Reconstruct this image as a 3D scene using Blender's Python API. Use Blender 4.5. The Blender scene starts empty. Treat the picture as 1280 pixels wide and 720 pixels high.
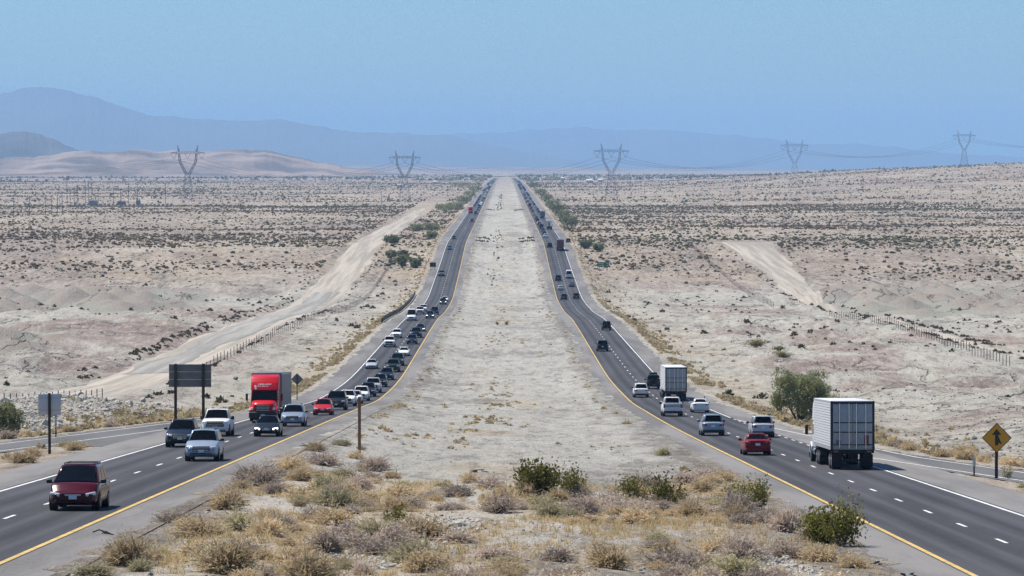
import bpy, bmesh, math, random
import numpy as np
from mathutils import Vector, Matrix

random.seed(7)
rng = np.random.default_rng(11)
scene = bpy.context.scene
COL = scene.collection
R = math.radians

# ------------------------------------------------------------------ camera
# The camera stands on an overpass. X = right, Y = away along the highway,
# Z = up with the eye at 0. FPX is the focal length in photo pixels (1280 wide).
FPX = 4600.0
XV, YH = 631.0, 212.0            # photo pixel of the horizontal direction +Y
cam = bpy.data.cameras.new('camera')
cam.sensor_width = 36.0
cam.lens = 36.0 * FPX / 1280.0
cam.clip_start = 1.0
cam.clip_end = 120000.0
cam_o = bpy.data.objects.new('camera', cam)
COL.objects.link(cam_o)
cam_o.location = (0, 0, 0)
cam_o.rotation_euler = (R(90) - math.atan((360 - YH) / FPX), 0, -math.atan((640 - XV) / FPX))
scene.camera = cam_o

# ------------------------------------------------------------------ light
SUN_EL, SUN_AZ = R(61), R(-55)     # azimuth from +Y, clockwise seen from above
world = bpy.data.worlds.new('World')
scene.world = world
world.use_nodes = True
wn = world.node_tree
sky = wn.nodes.new('ShaderNodeTexSky')
sky.sky_type = 'NISHITA'
sky.sun_disc = False
sky.sun_elevation = SUN_EL
sky.sun_rotation = SUN_AZ
sky.altitude = 100
sky.air_density = 1.0
sky.dust_density = 0.2
sky.ozone_density = 3.0
bg = wn.nodes['Background']
bg.inputs['Strength'].default_value = 0.078
tint = wn.nodes.new('ShaderNodeMix'); tint.data_type = 'RGBA'; tint.blend_type = 'MULTIPLY'
tint.inputs[0].default_value = 1.0
tint.inputs[7].default_value = (0.64, 0.88, 1.12, 1)
wn.links.new(sky.outputs['Color'], tint.inputs[6])
wn.links.new(tint.outputs[2], bg.inputs['Color'])

sun = bpy.data.lights.new('sun', 'SUN')
sun.energy = 5.0
sun.angle = R(0.53)
sun.color = (1.0, 0.945, 0.86)
sun_o = bpy.data.objects.new('sun', sun)
COL.objects.link(sun_o)
sd = Vector((math.sin(SUN_AZ) * math.cos(SUN_EL), math.cos(SUN_AZ) * math.cos(SUN_EL), math.sin(SUN_EL)))
sun_o.rotation_euler = sd.to_track_quat('Z', 'Y').to_euler()
sun_o.location = sd * 300

vs = scene.view_settings
vs.view_transform = 'Standard'
vs.look = 'None'
vs.gamma = 1.0
vs.exposure = 0.28
vs.use_curve_mapping = False
scene.cycles.use_denoising = True
scene.cycles.denoising_prefilter = 'NONE'
scene.cycles.sample_clamp_indirect = 2.0
scene.cycles.max_bounces = 5
scene.cycles.diffuse_bounces = 2
scene.cycles.glossy_bounces = 3
scene.cycles.volume_bounces = 1
scene.cycles.caustics_reflective = False
scene.cycles.caustics_refractive = False

# ------------------------------------------------------------------ helpers
def link(o, parent=None):
    COL.objects.link(o)
    if parent is not None:
        o.parent = parent
    return o

def tag(o, label=None, cat=None, group=None, kind=None):
    if label: o['label'] = label
    if cat: o['category'] = cat
    if group: o['group'] = group
    if kind: o['kind'] = kind
    return o

def empty(name, loc=(0, 0, 0), rot=(0, 0, 0)):
    o = bpy.data.objects.new(name, None)
    o.empty_display_size = 0.2
    o.location = loc
    o.rotation_euler = rot
    return link(o)

class MB:
    """collects shapes, builds one mesh"""
    def __init__(self):
        self.v, self.f, self.sm = [], [], []
    def add(self, verts, faces, smooth=False):
        b = len(self.v)
        self.v += [tuple(p) for p in verts]
        for f in faces:
            self.f.append(tuple(b + i for i in f)); self.sm.append(smooth)
        return self
    def box(self, c, s, rot=None):
        x, y, z = s[0] / 2, s[1] / 2, s[2] / 2
        vs_ = [Vector((a * x, b * y, d * z)) for a in (-1, 1) for b in (-1, 1) for d in (-1, 1)]
        if rot is not None: vs_ = [rot @ p for p in vs_]
        vs_ = [p + Vector(c) for p in vs_]
        return self.add(vs_, [(0, 1, 3, 2), (4, 6, 7, 5), (0, 4, 5, 1), (2, 3, 7, 6), (0, 2, 6, 4), (1, 5, 7, 3)])
    def rbox(self, c, s, b=0.03, seg=2, rot=None):
        bm = bmesh.new()
        bmesh.ops.create_cube(bm, size=1.0)
        for v in bm.verts: v.co = Vector((v.co.x * s[0], v.co.y * s[1], v.co.z * s[2]))
        b = min(b, 0.45 * min(s))
        bmesh.ops.bevel(bm, geom=bm.edges[:], offset=b, segments=seg, affect='EDGES', profile=0.5)
        return self._bm(bm, c, rot)
    def _bm(self, bm, c=(0, 0, 0), rot=None, smooth=True):
        bm.verts.ensure_lookup_table()
        bm.verts.index_update()
        vs_ = [v.co.copy() for v in bm.verts]
        if rot is not None: vs_ = [rot @ p for p in vs_]
        vs_ = [p + Vector(c) for p in vs_]
        self.add(vs_, [[v.index for v in f.verts] for f in bm.faces], smooth)
        bm.free()
        return self
    def cyl(self, a, b, r1, r2=None, n=8, caps=True, smooth=True):
        a, b = Vector(a), Vector(b)
        r2 = r1 if r2 is None else r2
        d = (b - a).normalized()
        u = d.orthogonal().normalized(); w = d.cross(u)
        vs_ = []
        for p, r in ((a, r1), (b, r2)):
            for i in range(n):
                t = 2 * math.pi * i / n
                vs_.append(p + (u * math.cos(t) + w * math.sin(t)) * r)
        self.add(vs_, [(i, (i + 1) % n, n + (i + 1) % n, n + i) for i in range(n)], smooth)
        if caps:
            self.add(vs_[:n], [tuple(range(n))[::-1]]); self.add(vs_[n:], [tuple(range(n))])
        return self
    def prism(self, prof, x0, x1, bev=0.0, seg=2):
        """profile of (y, z) extruded along x"""
        bm = bmesh.new()
        A = [bm.verts.new((x0, y, z)) for y, z in prof]
        B = [bm.verts.new((x1, y, z)) for y, z in prof]
        n = len(prof)
        bm.faces.new(A); bm.faces.new(B[::-1])
        for i in range(n):
            bm.faces.new((A[i], B[i], B[(i + 1) % n], A[(i + 1) % n]))
        bmesh.ops.recalc_face_normals(bm, faces=bm.faces[:])
        if bev: bmesh.ops.bevel(bm, geom=bm.edges[:], offset=bev, segments=seg, affect='EDGES', profile=0.5)
        return self._bm(bm, smooth=bool(bev))
    def loft(self, secs, closed=True, caps=True, smooth=True):
        n = len(secs[0]); vs_ = [p for s in secs for p in s]; fs = []
        for k in range(len(secs) - 1):
            for i in range(n if closed else n - 1):
                j = (i + 1) % n
                fs.append((k * n + i, k * n + j, (k + 1) * n + j, (k + 1) * n + i))
        self.add(vs_, fs, smooth)
        if caps:
            self.add(secs[0], [tuple(range(n))[::-1]], smooth)
            self.add(secs[-1], [tuple(range(n))], smooth)
        return self
    def mesh(self, name, mat=None):
        m = bpy.data.meshes.new(name)
        m.from_pydata(self.v, [], self.f)
        m.polygons.foreach_set('use_smooth', self.sm)
        if mat is not None: m.materials.append(mat)
        bm = bmesh.new(); bm.from_mesh(m)
        bmesh.ops.recalc_face_normals(bm, faces=bm.faces[:])
        bm.to_mesh(m); bm.free()
        m.update()
        return m
    def build(self, name, mat=None, parent=None):
        return link(bpy.data.objects.new(name, self.mesh(name, mat)), parent)

def np_mesh(name, V, F, mat=None, smooth=False):
    V = np.asarray(V, np.float32); F = np.asarray(F, np.int32)
    m = bpy.data.meshes.new(name)
    k = F.shape[1]
    m.vertices.add(len(V)); m.vertices.foreach_set('co', V.ravel())
    m.loops.add(F.size); m.loops.foreach_set('vertex_index', F.ravel())
    m.polygons.add(len(F))
    m.polygons.foreach_set('loop_start', np.arange(0, F.size, k, dtype=np.int32))
    m.polygons.foreach_set('loop_total', np.full(len(F), k, np.int32))
    m.polygons.foreach_set('use_smooth', np.full(len(F), smooth, bool))
    if mat is not None: m.materials.append(mat)
    m.update(calc_edges=True)
    m.validate()
    return m

def grid_faces(nr, nc):
    i = np.arange(nr - 1)[:, None] * nc + np.arange(nc - 1)[None, :]
    i = i.ravel()
    return np.stack([i, i + 1, i + nc + 1, i + nc], 1)

# value noise
def _hash(ix, iy, seed):
    with np.errstate(over='ignore'):
        h = (ix.astype(np.int64) * 374761393 + iy.astype(np.int64) * 668265263 + seed * 1442695041) & 0x7fffffff
        h = ((h ^ (h >> 13)) * 1274126177) & 0x7fffffff
        h = h ^ (h >> 16)
    return (h & 0xffff) / 65535.0
def vnoise(x, y, seed=0):
    x = np.asarray(x, float); y = np.asarray(y, float)
    ix = np.floor(x); iy = np.floor(y)
    fx = x - ix; fy = y - iy
    fx = fx * fx * (3 - 2 * fx); fy = fy * fy * (3 - 2 * fy)
    a = _hash(ix, iy, seed); b = _hash(ix + 1, iy, seed); c = _hash(ix, iy + 1, seed); d = _hash(ix + 1, iy + 1, seed)
    return (a * (1 - fx) + b * fx) * (1 - fy) + (c * (1 - fx) + d * fx) * fy
def fbm(x, y, seed=0, oc=4):
    s = 0; a = 0.5; t = 0
    for k in range(oc):
        s = s + a * vnoise(x * 2 ** k + 17.3 * k, y * 2 ** k - 9.1 * k, seed + k); t += a; a *= 0.5
    return s / t * 2 - 1
def sstep(a, b, x):
    t = np.clip((np.asarray(x, float) - a) / (b - a), 0, 1)
    return t * t * (3 - 2 * t)

# ------------------------------------------------------------------ materials
MATS = {}
def mat_new(name):
    m = bpy.data.materials.new(name); m.use_nodes = True
    MATS[name] = m
    return m, m.node_tree, m.node_tree.nodes['Principled BSDF']
def N(nt, t, **kw):
    n = nt.nodes.new(t)
    for k, v in kw.items(): setattr(n, k, v)
    return n
def simple(name, col, rough=0.6, metal=0.0, coat=0.0, spec=0.5, var=0.12, scale=3.0, bump=0.0, obj=False, trans=0.0, sharp=0.0):
    """plain procedural surface: colour with a soft noise variation, optional bump"""
    m, nt, p = mat_new(name)
    p.inputs['Roughness'].default_value = rough
    p.inputs['Metallic'].default_value = metal
    p.inputs['Coat Weight'].default_value = coat
    p.inputs['Coat Roughness'].default_value = 0.04
    p.inputs['Specular IOR Level'].default_value = spec
    tc = N(nt, 'ShaderNodeTexCoord')
    nz = N(nt, 'ShaderNodeTexNoise'); nz.inputs['Scale'].default_value = scale; nz.inputs['Detail'].default_value = 4
    nt.links.new(tc.outputs['Object'], nz.inputs['Vector'])
    mx = N(nt, 'ShaderNodeMix', data_type='RGBA')
    mx.inputs[6].default_value = (*[c * (1 - var) for c in col], 1)
    mx.inputs[7].default_value = (*[min(1, c * (1 + var)) for c in col], 1)
    if sharp:
        mr0 = N(nt, 'ShaderNodeMapRange'); mr0.inputs[1].default_value = 0.5 - sharp; mr0.inputs[2].default_value = 0.5 + sharp
        nt.links.new(nz.outputs['Fac'], mr0.inputs[0]); nt.links.new(mr0.outputs[0], mx.inputs[0])
    else:
        nt.links.new(nz.outputs['Fac'], mx.inputs[0])
    last = mx.outputs[2]
    if obj:
        oi = N(nt, 'ShaderNodeObjectInfo')
        hs = N(nt, 'ShaderNodeHueSaturation')
        mr = N(nt, 'ShaderNodeMapRange'); mr.inputs[3].default_value = 0.72; mr.inputs[4].default_value = 1.22
        nt.links.new(oi.outputs['Random'], mr.inputs[0]); nt.links.new(mr.outputs[0], hs.inputs['Value'])
        nt.links.new(last, hs.inputs['Color']); last = hs.outputs['Color']
    nt.links.new(last, p.inputs['Base Color'])
    if trans:
        tr = N(nt, 'ShaderNodeBsdfTranslucent'); ms = N(nt, 'ShaderNodeMixShader'); ms.inputs[0].default_value = trans
        nt.links.new(last, tr.inputs['Color']); nt.links.new(p.outputs[0], ms.inputs[1]); nt.links.new(tr.outputs[0], ms.inputs[2])
        nt.links.new(ms.outputs[0], nt.nodes['Material Output'].inputs['Surface'])
    if bump:
        b = N(nt, 'ShaderNodeBump'); b.inputs['Strength'].default_value = bump; b.inputs['Distance'].default_value = 0.05
        nt.links.new(nz.outputs['Fac'], b.inputs['Height']); nt.links.new(b.outputs[0], p.inputs['Normal'])
    return m
def paint(name, col, metal=0.0, rough=0.32):
    return simple('paint_' + name, col, rough=rough, metal=metal, coat=0.10, spec=0.28, var=0.05, scale=1.5)

PAINT = {
    'maroon': paint('maroon', (0.07, 0.002, 0.008), rough=0.2),
    'black': paint('black', (0.008, 0.009, 0.012)),
    'navy': paint('navy', (0.008, 0.012, 0.03)),
    'white': paint('white', (0.78, 0.78, 0.77)),
    'silver': paint('silver', (0.52, 0.54, 0.57), 0.25),
    'bluegrey': paint('bluegrey', (0.30, 0.37, 0.46), 0.25),
    'steel': paint('steel', (0.30, 0.34, 0.41), 0.3),
    'grey': paint('grey', (0.12, 0.125, 0.135), 0.2),
    'red': paint('red', (0.50, 0.012, 0.018)),
    'truckred': paint('truckred', (0.62, 0.010, 0.022)),
    'crimson': paint('crimson', (0.19, 0.004, 0.009)),
    'blue': paint('blue', (0.02, 0.05, 0.16)),
    'darkgreen': paint('darkgreen', (0.02, 0.035, 0.03)),
    'brown': paint('brown', (0.13, 0.03, 0.028)),
}
M_GLASS = simple('window_glass', (0.004, 0.005, 0.007), rough=0.06, spec=0.10, var=0.3)
M_TYRE = simple('tyre_rubber', (0.015, 0.015, 0.016), rough=0.85)
M_RIM = simple('alloy_rim', (0.45, 0.45, 0.46), rough=0.35, metal=0.8)
M_PLASTIC = simple('black_plastic', (0.012, 0.012, 0.013), rough=0.5)
M_CHROME = simple('chrome_trim', (0.75, 0.76, 0.78), rough=0.14, metal=1.0)
M_LAMP = simple('headlight_lens', (0.72, 0.74, 0.76), rough=0.1, coat=1.0)
M_TAIL = simple('taillight_lens', (0.28, 0.006, 0.008), rough=0.15, coat=1.0)
M_AMBER = simple('amber_lens', (0.6, 0.2, 0.01), rough=0.2, coat=1.0)
M_PLATE = simple('plate_white', (0.72, 0.74, 0.78), rough=0.5)
M_LIT, _nt, _p = mat_new('headlight_lit')
_p.inputs['Base Color'].default_value = (0.9, 0.9, 0.88, 1)
_p.inputs['Emission Color'].default_value = (1, 0.97, 0.88, 1)
_p.inputs['Emission Strength'].default_value = 2.5
M_TRAILER = simple('trailer_white_panel', (0.70, 0.71, 0.72), rough=0.42, var=0.05)
M_TRAILERGREY = simple('trailer_grey_panel', (0.13, 0.135, 0.145), rough=0.5, var=0.3, scale=1.2)
M_DOORMETAL = simple('trailer_door_steel', (0.40, 0.40, 0.41), rough=0.5, metal=0.15, var=0.22, scale=5)
M_UNDER = simple('undercarriage', (0.012, 0.012, 0.013), rough=0.8)
M_DECAL = simple('white_decal', (0.8, 0.8, 0.8), rough=0.5, var=0.02)
# ------------------------------------------------------------------ terrain profile
# height of the carriageway below the eye, by distance (from the spacing of the
# two yellow lines in the photograph: they stay 30.4 m apart)
_P = np.array([(-50, 4.6), (0, 7.0), (100, 11.8), (155, 14.4), (218, 17.4), (287, 20.7), (388, 25.4), (453, 28.2), (550, 30.7),
               (633, 31.6), (817, 33.6), (960, 36.6), (1067, 37.6), (1176, 35.5), (1260, 33.5), (1470, 28.6), (1862, 27.4),
               (2453, 25.6), (3594, 21.9), (4822, 18.9), (8000, 17.0), (12000, 11.0), (16000, 4.0), (22000, 6.0), (60000, 20.0)])
def _slopes(x, y):
    d = np.diff(y) / np.diff(x); m = np.zeros_like(y)
    m[1:-1] = np.where(d[:-1] * d[1:] > 0, 2 * d[:-1] * d[1:] / (d[:-1] + d[1:] + 1e-12), 0.0)
    m[0], m[-1] = d[0], d[-1]
    return m
_PM = _slopes(_P[:, 0], _P[:, 1])
def hprof(D):
    D = np.asarray(D, float)
    i = np.clip(np.searchsorted(_P[:, 0], D) - 1, 0, len(_P) - 2)
    x0, x1 = _P[i, 0], _P[i + 1, 0]; dx = x1 - x0
    t = np.clip((D - x0) / dx, 0, 1)
    return ((2 * t**3 - 3 * t**2 + 1) * _P[i, 1] + (t**3 - 2 * t**2 + t) * dx * _PM[i]
            + (-2 * t**3 + 3 * t**2) * _P[i + 1, 1] + (t**3 - t**2) * dx * _PM[i + 1])
def tilt(D):                      # right carriageway a little lower than the left near the bridge
    return 0.45 * (1 - sstep(300, 520, D))
def road_z(X, D):
    return -hprof(D) - np.sign(X) * tilt(D)

Y_IN, Y_MID, Y_OUT = 15.2, 18.9, 22.6          # yellow line, lane dashes, white edge
EDGE_IN = 12.9
def lineB(D): return 26.2 + 0.083 * (287 - D)   # near edge line of the left ramp
def lineC(D): return 24.2 + 0.10 * (243 - D)    # near edge line of the right ramp
GORE_L, GORE_R = 238.0, 218.0
def pave_main(side, D):
    D = np.asarray(D, float)
    if side < 0:
        return np.where(D > GORE_L, np.maximum(26.0, lineB(D) + 5.0), 26.0)
    return np.where(D > GORE_R, np.maximum(26.0, np.where(D > 243, 28.4 - 0.04 * (D - 243), lineC(D) + 4.2)), 26.0)
def pave_ramp(side, D):
    if side < 0: return lineB(D) - 0.8, lineB(D) + 5.0
    return lineC(D) - 0.8, lineC(D) + 4.2

DIRT_L, DIRT_R = (-61.0, -47.0), (83.0, 104.0)

def cones(X, D):
    """rounded eroded mounds: distance to jittered cell centres"""
    cx, cy = 13.0, 34.0
    x = X / cx + 0.35 * fbm(X / 30.0, D / 40.0, 61, 2); y = D / cy + 0.35 * fbm(X / 25.0, D / 30.0, 64, 2)
    ix, iy = np.floor(x), np.floor(y); best = np.zeros_like(x)
    for i in (-1, 0, 1):
        for j in (-1, 0, 1):
            jx = ix + i + _hash(ix + i, iy + j, 5); jy = iy + j + _hash(ix + i, iy + j, 6); hgt = 0.35 + 0.65 * _hash(ix + i, iy + j, 7)
            d = np.sqrt((x - jx) ** 2 + (y - jy) ** 2)
            best = np.maximum(best, hgt * np.clip(1 - d / 0.95, 0, 1) ** 1.15)
    return best
def ground_z(X, D, sheet=False):
    X = np.asarray(X, float); D = np.asarray(D, float)
    X, D = np.broadcast_arrays(X, D)
    a = np.abs(X)
    z = -hprof(D) - tilt(D) * np.clip(X / 13.0, -1, 1)
    ol = pave_main(-1, D); orr = pave_main(1, D)
    out = np.where(X < 0, ol, orr)
    d_in = np.maximum(EDGE_IN - a, 0); d_out = np.maximum(a - out, 0)
    # ramp strips near the bridge
    l0, l1 = pave_ramp(-1, D); r0, r1 = pave_ramp(1, D)
    g = np.where(X < 0, D < GORE_L, D < GORE_R)
    q0 = np.where(X < 0, l0, r0); q1 = np.where(X < 0, l1, r1)
    dr = np.maximum(np.maximum(q0 - a, a - q1), 0)
    d_out = np.where(g, np.minimum(d_out, dr), d_out)
    z = z - 0.06 * ((d_in <= 0) & (d_out <= 0))
    z = z - 0.55 * sstep(0, 7, d_in) - 0.45 * sstep(0.3, 5, d_out)
    dist = np.maximum(d_in, d_out)
    rough = sstep(0.2, 5, dist)
    # dirt tracks run flat beside the highway
    for x0, x1 in (DIRT_L, DIRT_R):
        rough = rough * (0.15 + 0.85 * sstep(0, 9, np.maximum(np.maximum(x0 - X, X - x1), 0)))
    n1 = fbm(X / 9.0, D / 11.0, 3, 4)
    n2 = fbm(X / 70.0, D / 110.0, 9, 4)
    z = z + rough * (0.20 * n1)
    far = sstep(18, 60, d_out)
    z = z + rough * far * (1.1 * n2 * sstep(150, 600, D))
    # foreground of the median: hummocks
    z = z + (1 - sstep(175, 205, D)) * sstep(0.5, 5, d_in) * (0.45 + 0.35 * n1)
    # spoil mound on the left behind the ramp
    z = z + 2.3 * np.exp(-((X + 41) / 9.0) ** 2 - ((D - 335) / 34.0) ** 2) * sstep(0.5, 5, d_out)
    # cut bank on the right behind the ramp
    z = z + 1.6 * sstep(36, 52, X) * np.exp(-((D - 330) / 110.0) ** 2)
    # pale badland mounds
    bad = np.exp(-((D - 1000) / 130.0) ** 2) * sstep(74, 100, a) + 0.6 * np.exp(-((D - 640) / 90.0) ** 2) * sstep(66, 90, -X)
    rid = cones(X, D)
    if sheet: return np.clip(bad * 1.3, 0, 1), rid
    z = z + bad * (rid * 9.0 - 1.8)
    # berms of the dirt tracks and small gullies in the washes
    for xb, d0, d1 in ((-63.2, 450, 2450), (-44.8, 450, 2450), (81.5, 600, 1480)):
        z = z + 1.1 * np.exp(-((X - xb) / 1.3) ** 2) * sstep(d0, d0 + 60, D) * (1 - sstep(d1 - 60, d1, D)) * (0.7 + 0.6 * n1)
    gul = np.clip(1 - np.abs(fbm(X / 15.0, D / 40.0, 83, 4)) * 2.6, -0.6, 1)
    z = z + rough * sstep(33, 44, a) * sstep(330, 430, D) * (1 - sstep(860, 960, D)) * 1.5 * gul
    # terraces of the right bank
    ter = sstep(40, 60, X) * sstep(430, 480, D) * (1 - sstep(760, 820, D))
    z = z + ter * 0.5 * (np.floor(D / 42 + 0.4 * n2) - D / 42 - 0.4 * n2 + 0.5)
    # the low hill at the right
    u = X / np.maximum(D, 1)
    hill = np.interp(u, [0.03, 0.06, 0.096, 0.141, 0.25, 0.5], [0, 5.5, 17.0, 27.5, 36, 40])
    z = z + hill * sstep(2200, 4500, D) * (1 - sstep(6000, 9500, D)) * (1 + 0.05 * n2)
    # gentle undulation of the far plain
    z = z + 1.6 * sstep(2500, 5000, D) * sstep(40, 90, a) * fbm(X / 420.0, D / 300.0, 5, 3)
    return z

# rows by distance, columns by X
rows = [60.0]
while rows[-1] < 39500:
    rows.append(rows[-1] + max(0.55, rows[-1] * 0.0052 if rows[-1] < 6000 else rows[-1] * 0.03))
rows = np.array(rows)
inner = np.arange(-32, 32.01, 0.64)
mid = np.arange(34, 152.1, 2.0) - 1.0            # odd metres: 33, 35 ... 151
NC = 42
tt = (np.arange(1, NC + 1) / NC) ** 1.25
def xcols(D):
    mx = 0.26 * D + 190
    r = 151 + tt * (mx - 151)
    return np.concatenate([-r[::-1], -mid[::-1], inner, mid, r])
XX = np.stack([xcols(d) for d in rows]); DD = np.repeat(rows[:, None], XX.shape[1], 1)
ZZ = ground_z(XX, DD)

# --- ground material
m, nt, p = mat_new('desert_ground')
M_GROUND = m
p.inputs['Roughness'].default_value = 0.95
p.inputs['Specular IOR Level'].default_value = 0.15
L = nt.links.new
geo = N(nt, 'ShaderNodeNewGeometry')
sep = N(nt, 'ShaderNodeSeparateXYZ'); L(geo.outputs['Position'], sep.inputs[0])
def mapping(scale, src=None):
    mp = N(nt, 'ShaderNodeMapping'); mp.inputs['Scale'].default_value = scale
    L(src or geo.outputs['Position'], mp.inputs[0]); return mp.outputs[0]
def noise(vec, scale=1.0, detail=4, rough=0.55):
    n = N(nt, 'ShaderNodeTexNoise'); n.inputs['Scale'].default_value = scale
    n.inputs['Detail'].default_value = detail; n.inputs['Roughness'].default_value = rough
    L(vec, n.inputs['Vector']); return n.outputs['Fac']
def ramp(fac, stops):
    r = N(nt, 'ShaderNodeValToRGB'); e = r.color_ramp.elements
    while len(e) < len(stops): e.new(0.5)
    for k, (pos, c) in enumerate(stops):
        e[k].position = pos; e[k].color = (*c, 1) if len(c) == 3 else c
    L(fac, r.inputs[0]); return r.outputs[0]
def mixc(fac, a, b, mode='MIX'):
    x = N(nt, 'ShaderNodeMix', data_type='RGBA', blend_type=mode)
    for s, v in ((0, fac), (6, a), (7, b)):
        if hasattr(v, 'is_linked') or hasattr(v, 'links'): L(v, x.inputs[s])
        elif s == 0: x.inputs[0].default_value = v
        else: x.inputs[s].default_value = (*v, 1)
    return x.outputs[2]
def math_(op, a, b=None, c=None):
    x = N(nt, 'ShaderNodeMath', operation=op)
    for k, v in enumerate((a, b, c)):
        if v is None: continue
        if hasattr(v, 'links'): L(v, x.inputs[k])
        else: x.inputs[k].default_value = v
    return x.outputs[0]
def mrange(v, a, b, lo=0.0, hi=1.0):
    x = N(nt, 'ShaderNodeMapRange'); x.inputs[1].default_value = a; x.inputs[2].default_value = b
    x.inputs[3].default_value = lo; x.inputs[4].default_value = hi; x.interpolation_type = 'SMOOTHSTEP'
    L(v, x.inputs[0]); return x.outputs[0]
absx = math_('ABSOLUTE', sep.outputs['X'])
# broad soil colours
Yc = sep.outputs['Y']
pale = (0.375, 0.305, 0.23); grey = (0.41, 0.392, 0.342); mauve = (0.285, 0.225, 0.18); ochre = (0.41, 0.31, 0.19)
n_big = noise(mapping((0.010, 0.0022, 0.01)), 1.0, 6, 0.6)
n_mid = noise(mapping((0.06, 0.016, 0.05)), 1.0, 6, 0.65)
n_frac = noise(mapping((0.05, 0.012, 0.05)), 1.0, 13, 0.80)
n_fine = noise(mapping((0.9, 0.35, 0.9)), 1.0, 6, 0.75)
n_peb = noise(mapping((5.0, 2.2, 5.0)), 1.0, 3, 0.7)
plain = mixc(mrange(n_big, 0.40, 0.60), pale, mauve)
plain = mixc(mrange(n_mid, 0.50, 0.72, 0, 0.7), plain, ochre)
# pale grey gravel: the median and the washes 250 to 1150 m away
med = mrange(absx, 13.5, 10.0)
wash = math_('MULTIPLY', mrange(Yc, 205, 300), mrange(Yc, 1240, 1080))
n_w = noise(mapping((0.022, 0.009, 0.02)), 1.0, 7, 0.7)
redw = math_('MULTIPLY', mrange(n_w, 0.50, 0.58), mrange(absx, 34, 46))
washc = mixc(math_('MULTIPLY', redw, 0.9), (0.41, 0.385, 0.325), (0.285, 0.215, 0.18))
col = mixc(math_('MULTIPLY', wash, mrange(n_mid, 0.25, 0.42)), plain, washc)
col = mixc(math_('MULTIPLY', med, mrange(Yc, 172, 205)), col, grey)
# near median: ochre sand and pale gravel in patches
nearp = math_('MULTIPLY', med, mrange(Yc, 205, 178))
nearc = mixc(mrange(noise(mapping((0.20, 0.09, 0.2)), 1.0, 6, 0.65), 0.44, 0.60), (0.50, 0.455, 0.38), (0.47, 0.36, 0.22))
col = mixc(nearp, col, nearc)
# tan patches along the middle of the median
tanp = math_('MULTIPLY', mrange(absx, 6.5, 1.0), mrange(n_mid, 0.50, 0.62))
col = mixc(math_('MULTIPLY', tanp, 0.6), col, (0.40, 0.30, 0.18))
# tan verge outside the shoulders
vg = math_('MULTIPLY', mrange(absx, 44, 30), mrange(absx, 25, 27))
vg = math_('MULTIPLY', vg, mrange(n_mid, 0.40, 0.55))
col = mixc(math_('MULTIPLY', vg, 0.55), col, (0.38, 0.30, 0.20))
# far plain turns mauve brown
col = mixc(mrange(Yc, 2400, 6500, 0, 0.8), col, (0.32, 0.255, 0.205))
# dark oily earth beside the shoulders
dk = math_('MULTIPLY', mrange(absx, 10.2, 12.2), mrange(absx, 14, 12.9))
dk = math_('MULTIPLY', dk, mrange(n_fine, 0.35, 0.6))
col = mixc(math_('MULTIPLY', dk, 0.75), col, (0.13, 0.12, 0.11))
# grit and stones at every scale
col = mixc(mrange(n_frac, 0.485, 0.425, 0.0, 0.42), col, (0.105, 0.088, 0.075))
col = mixc(mrange(n_frac, 0.53, 0.60, 0.0, 0.45), col, (0.52, 0.485, 0.43))
n_frac2 = noise(mapping((0.6, 0.10, 0.6)), 1.0, 8, 0.85)
col = mixc(mrange(n_frac2, 0.475, 0.43, 0.0, 0.45), col, (0.10, 0.085, 0.072))
col = mixc(mrange(n_frac2, 0.53, 0.58, 0.0, 0.45), col, (0.55, 0.52, 0.47))
col = mixc(mrange(n_fine, 0.44, 0.34, 0.0, 0.45), col, (0.12, 0.105, 0.09))
col = mixc(mrange(n_fine, 0.56, 0.66, 0.0, 0.35), col, (0.56, 0.53, 0.48))
# bare clay mounds with pale floors between them
at1 = N(nt, 'ShaderNodeAttribute', attribute_name='badland'); at2 = N(nt, 'ShaderNodeAttribute', attribute_name='mound')
clay = mixc(mrange(at2.outputs['Fac'], 0.04, 0.16), (0.58, 0.555, 0.48), (0.29, 0.285, 0.235))
clay = mixc(mrange(n_fine, 0.46, 0.38, 0, 0.25), clay, (0.15, 0.13, 0.11))
crust = mrange(math_('ADD', at2.outputs['Fac'], math_('MULTIPLY', n_mid, 0.5)), 0.62, 0.72)
clay = mixc(math_('MULTIPLY', crust, 0.6), clay, (0.29, 0.225, 0.19))
col = mixc(math_('MULTIPLY', mrange(at1.outputs['Fac'], 0.25, 0.6), 0.85), col, clay)
# thin erosion rills
n_l = noise(mapping((0.035, 0.012, 0.03)), 1.0, 6, 0.6)
rill = mrange(math_('ABSOLUTE', math_('SUBTRACT', n_l, 0.5)), 0.010, 0.002)
rill = math_('MULTIPLY', rill, math_('MULTIPLY', mrange(absx, 30, 36), mrange(n_mid, 0.42, 0.52)))
col = mixc(math_('MULTIPLY', rill, 0.6), col, (0.10, 0.085, 0.07))
pebmask = math_('MULTIPLY', mrange(n_peb, 0.59, 0.66), mrange(n_fine, 0.42, 0.58))
col = mixc(math_('MULTIPLY', pebmask, 0.65), col, (0.11, 0.10, 0.09))
pebl = mrange(n_peb, 0.41, 0.33)
col = mixc(math_('MULTIPLY', pebl, 0.5), col, (0.58, 0.56, 0.52))
L(col, p.inputs['Base Color'])
hsum = math_('ADD', math_('MULTIPLY', n_frac, 1.1), math_('ADD', math_('MULTIPLY', n_fine, 0.5), math_('MULTIPLY', n_peb, 0.14)))
hsum = math_('SUBTRACT', hsum, math_('MULTIPLY', rill, 0.5))
bp = N(nt, 'ShaderNodeBump'); bp.inputs['Strength'].default_value = 0.9; bp.inputs['Distance'].default_value = 1.0
L(hsum, bp.inputs['Height']); L(bp.outputs[0], p.inputs['Normal'])

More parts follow.
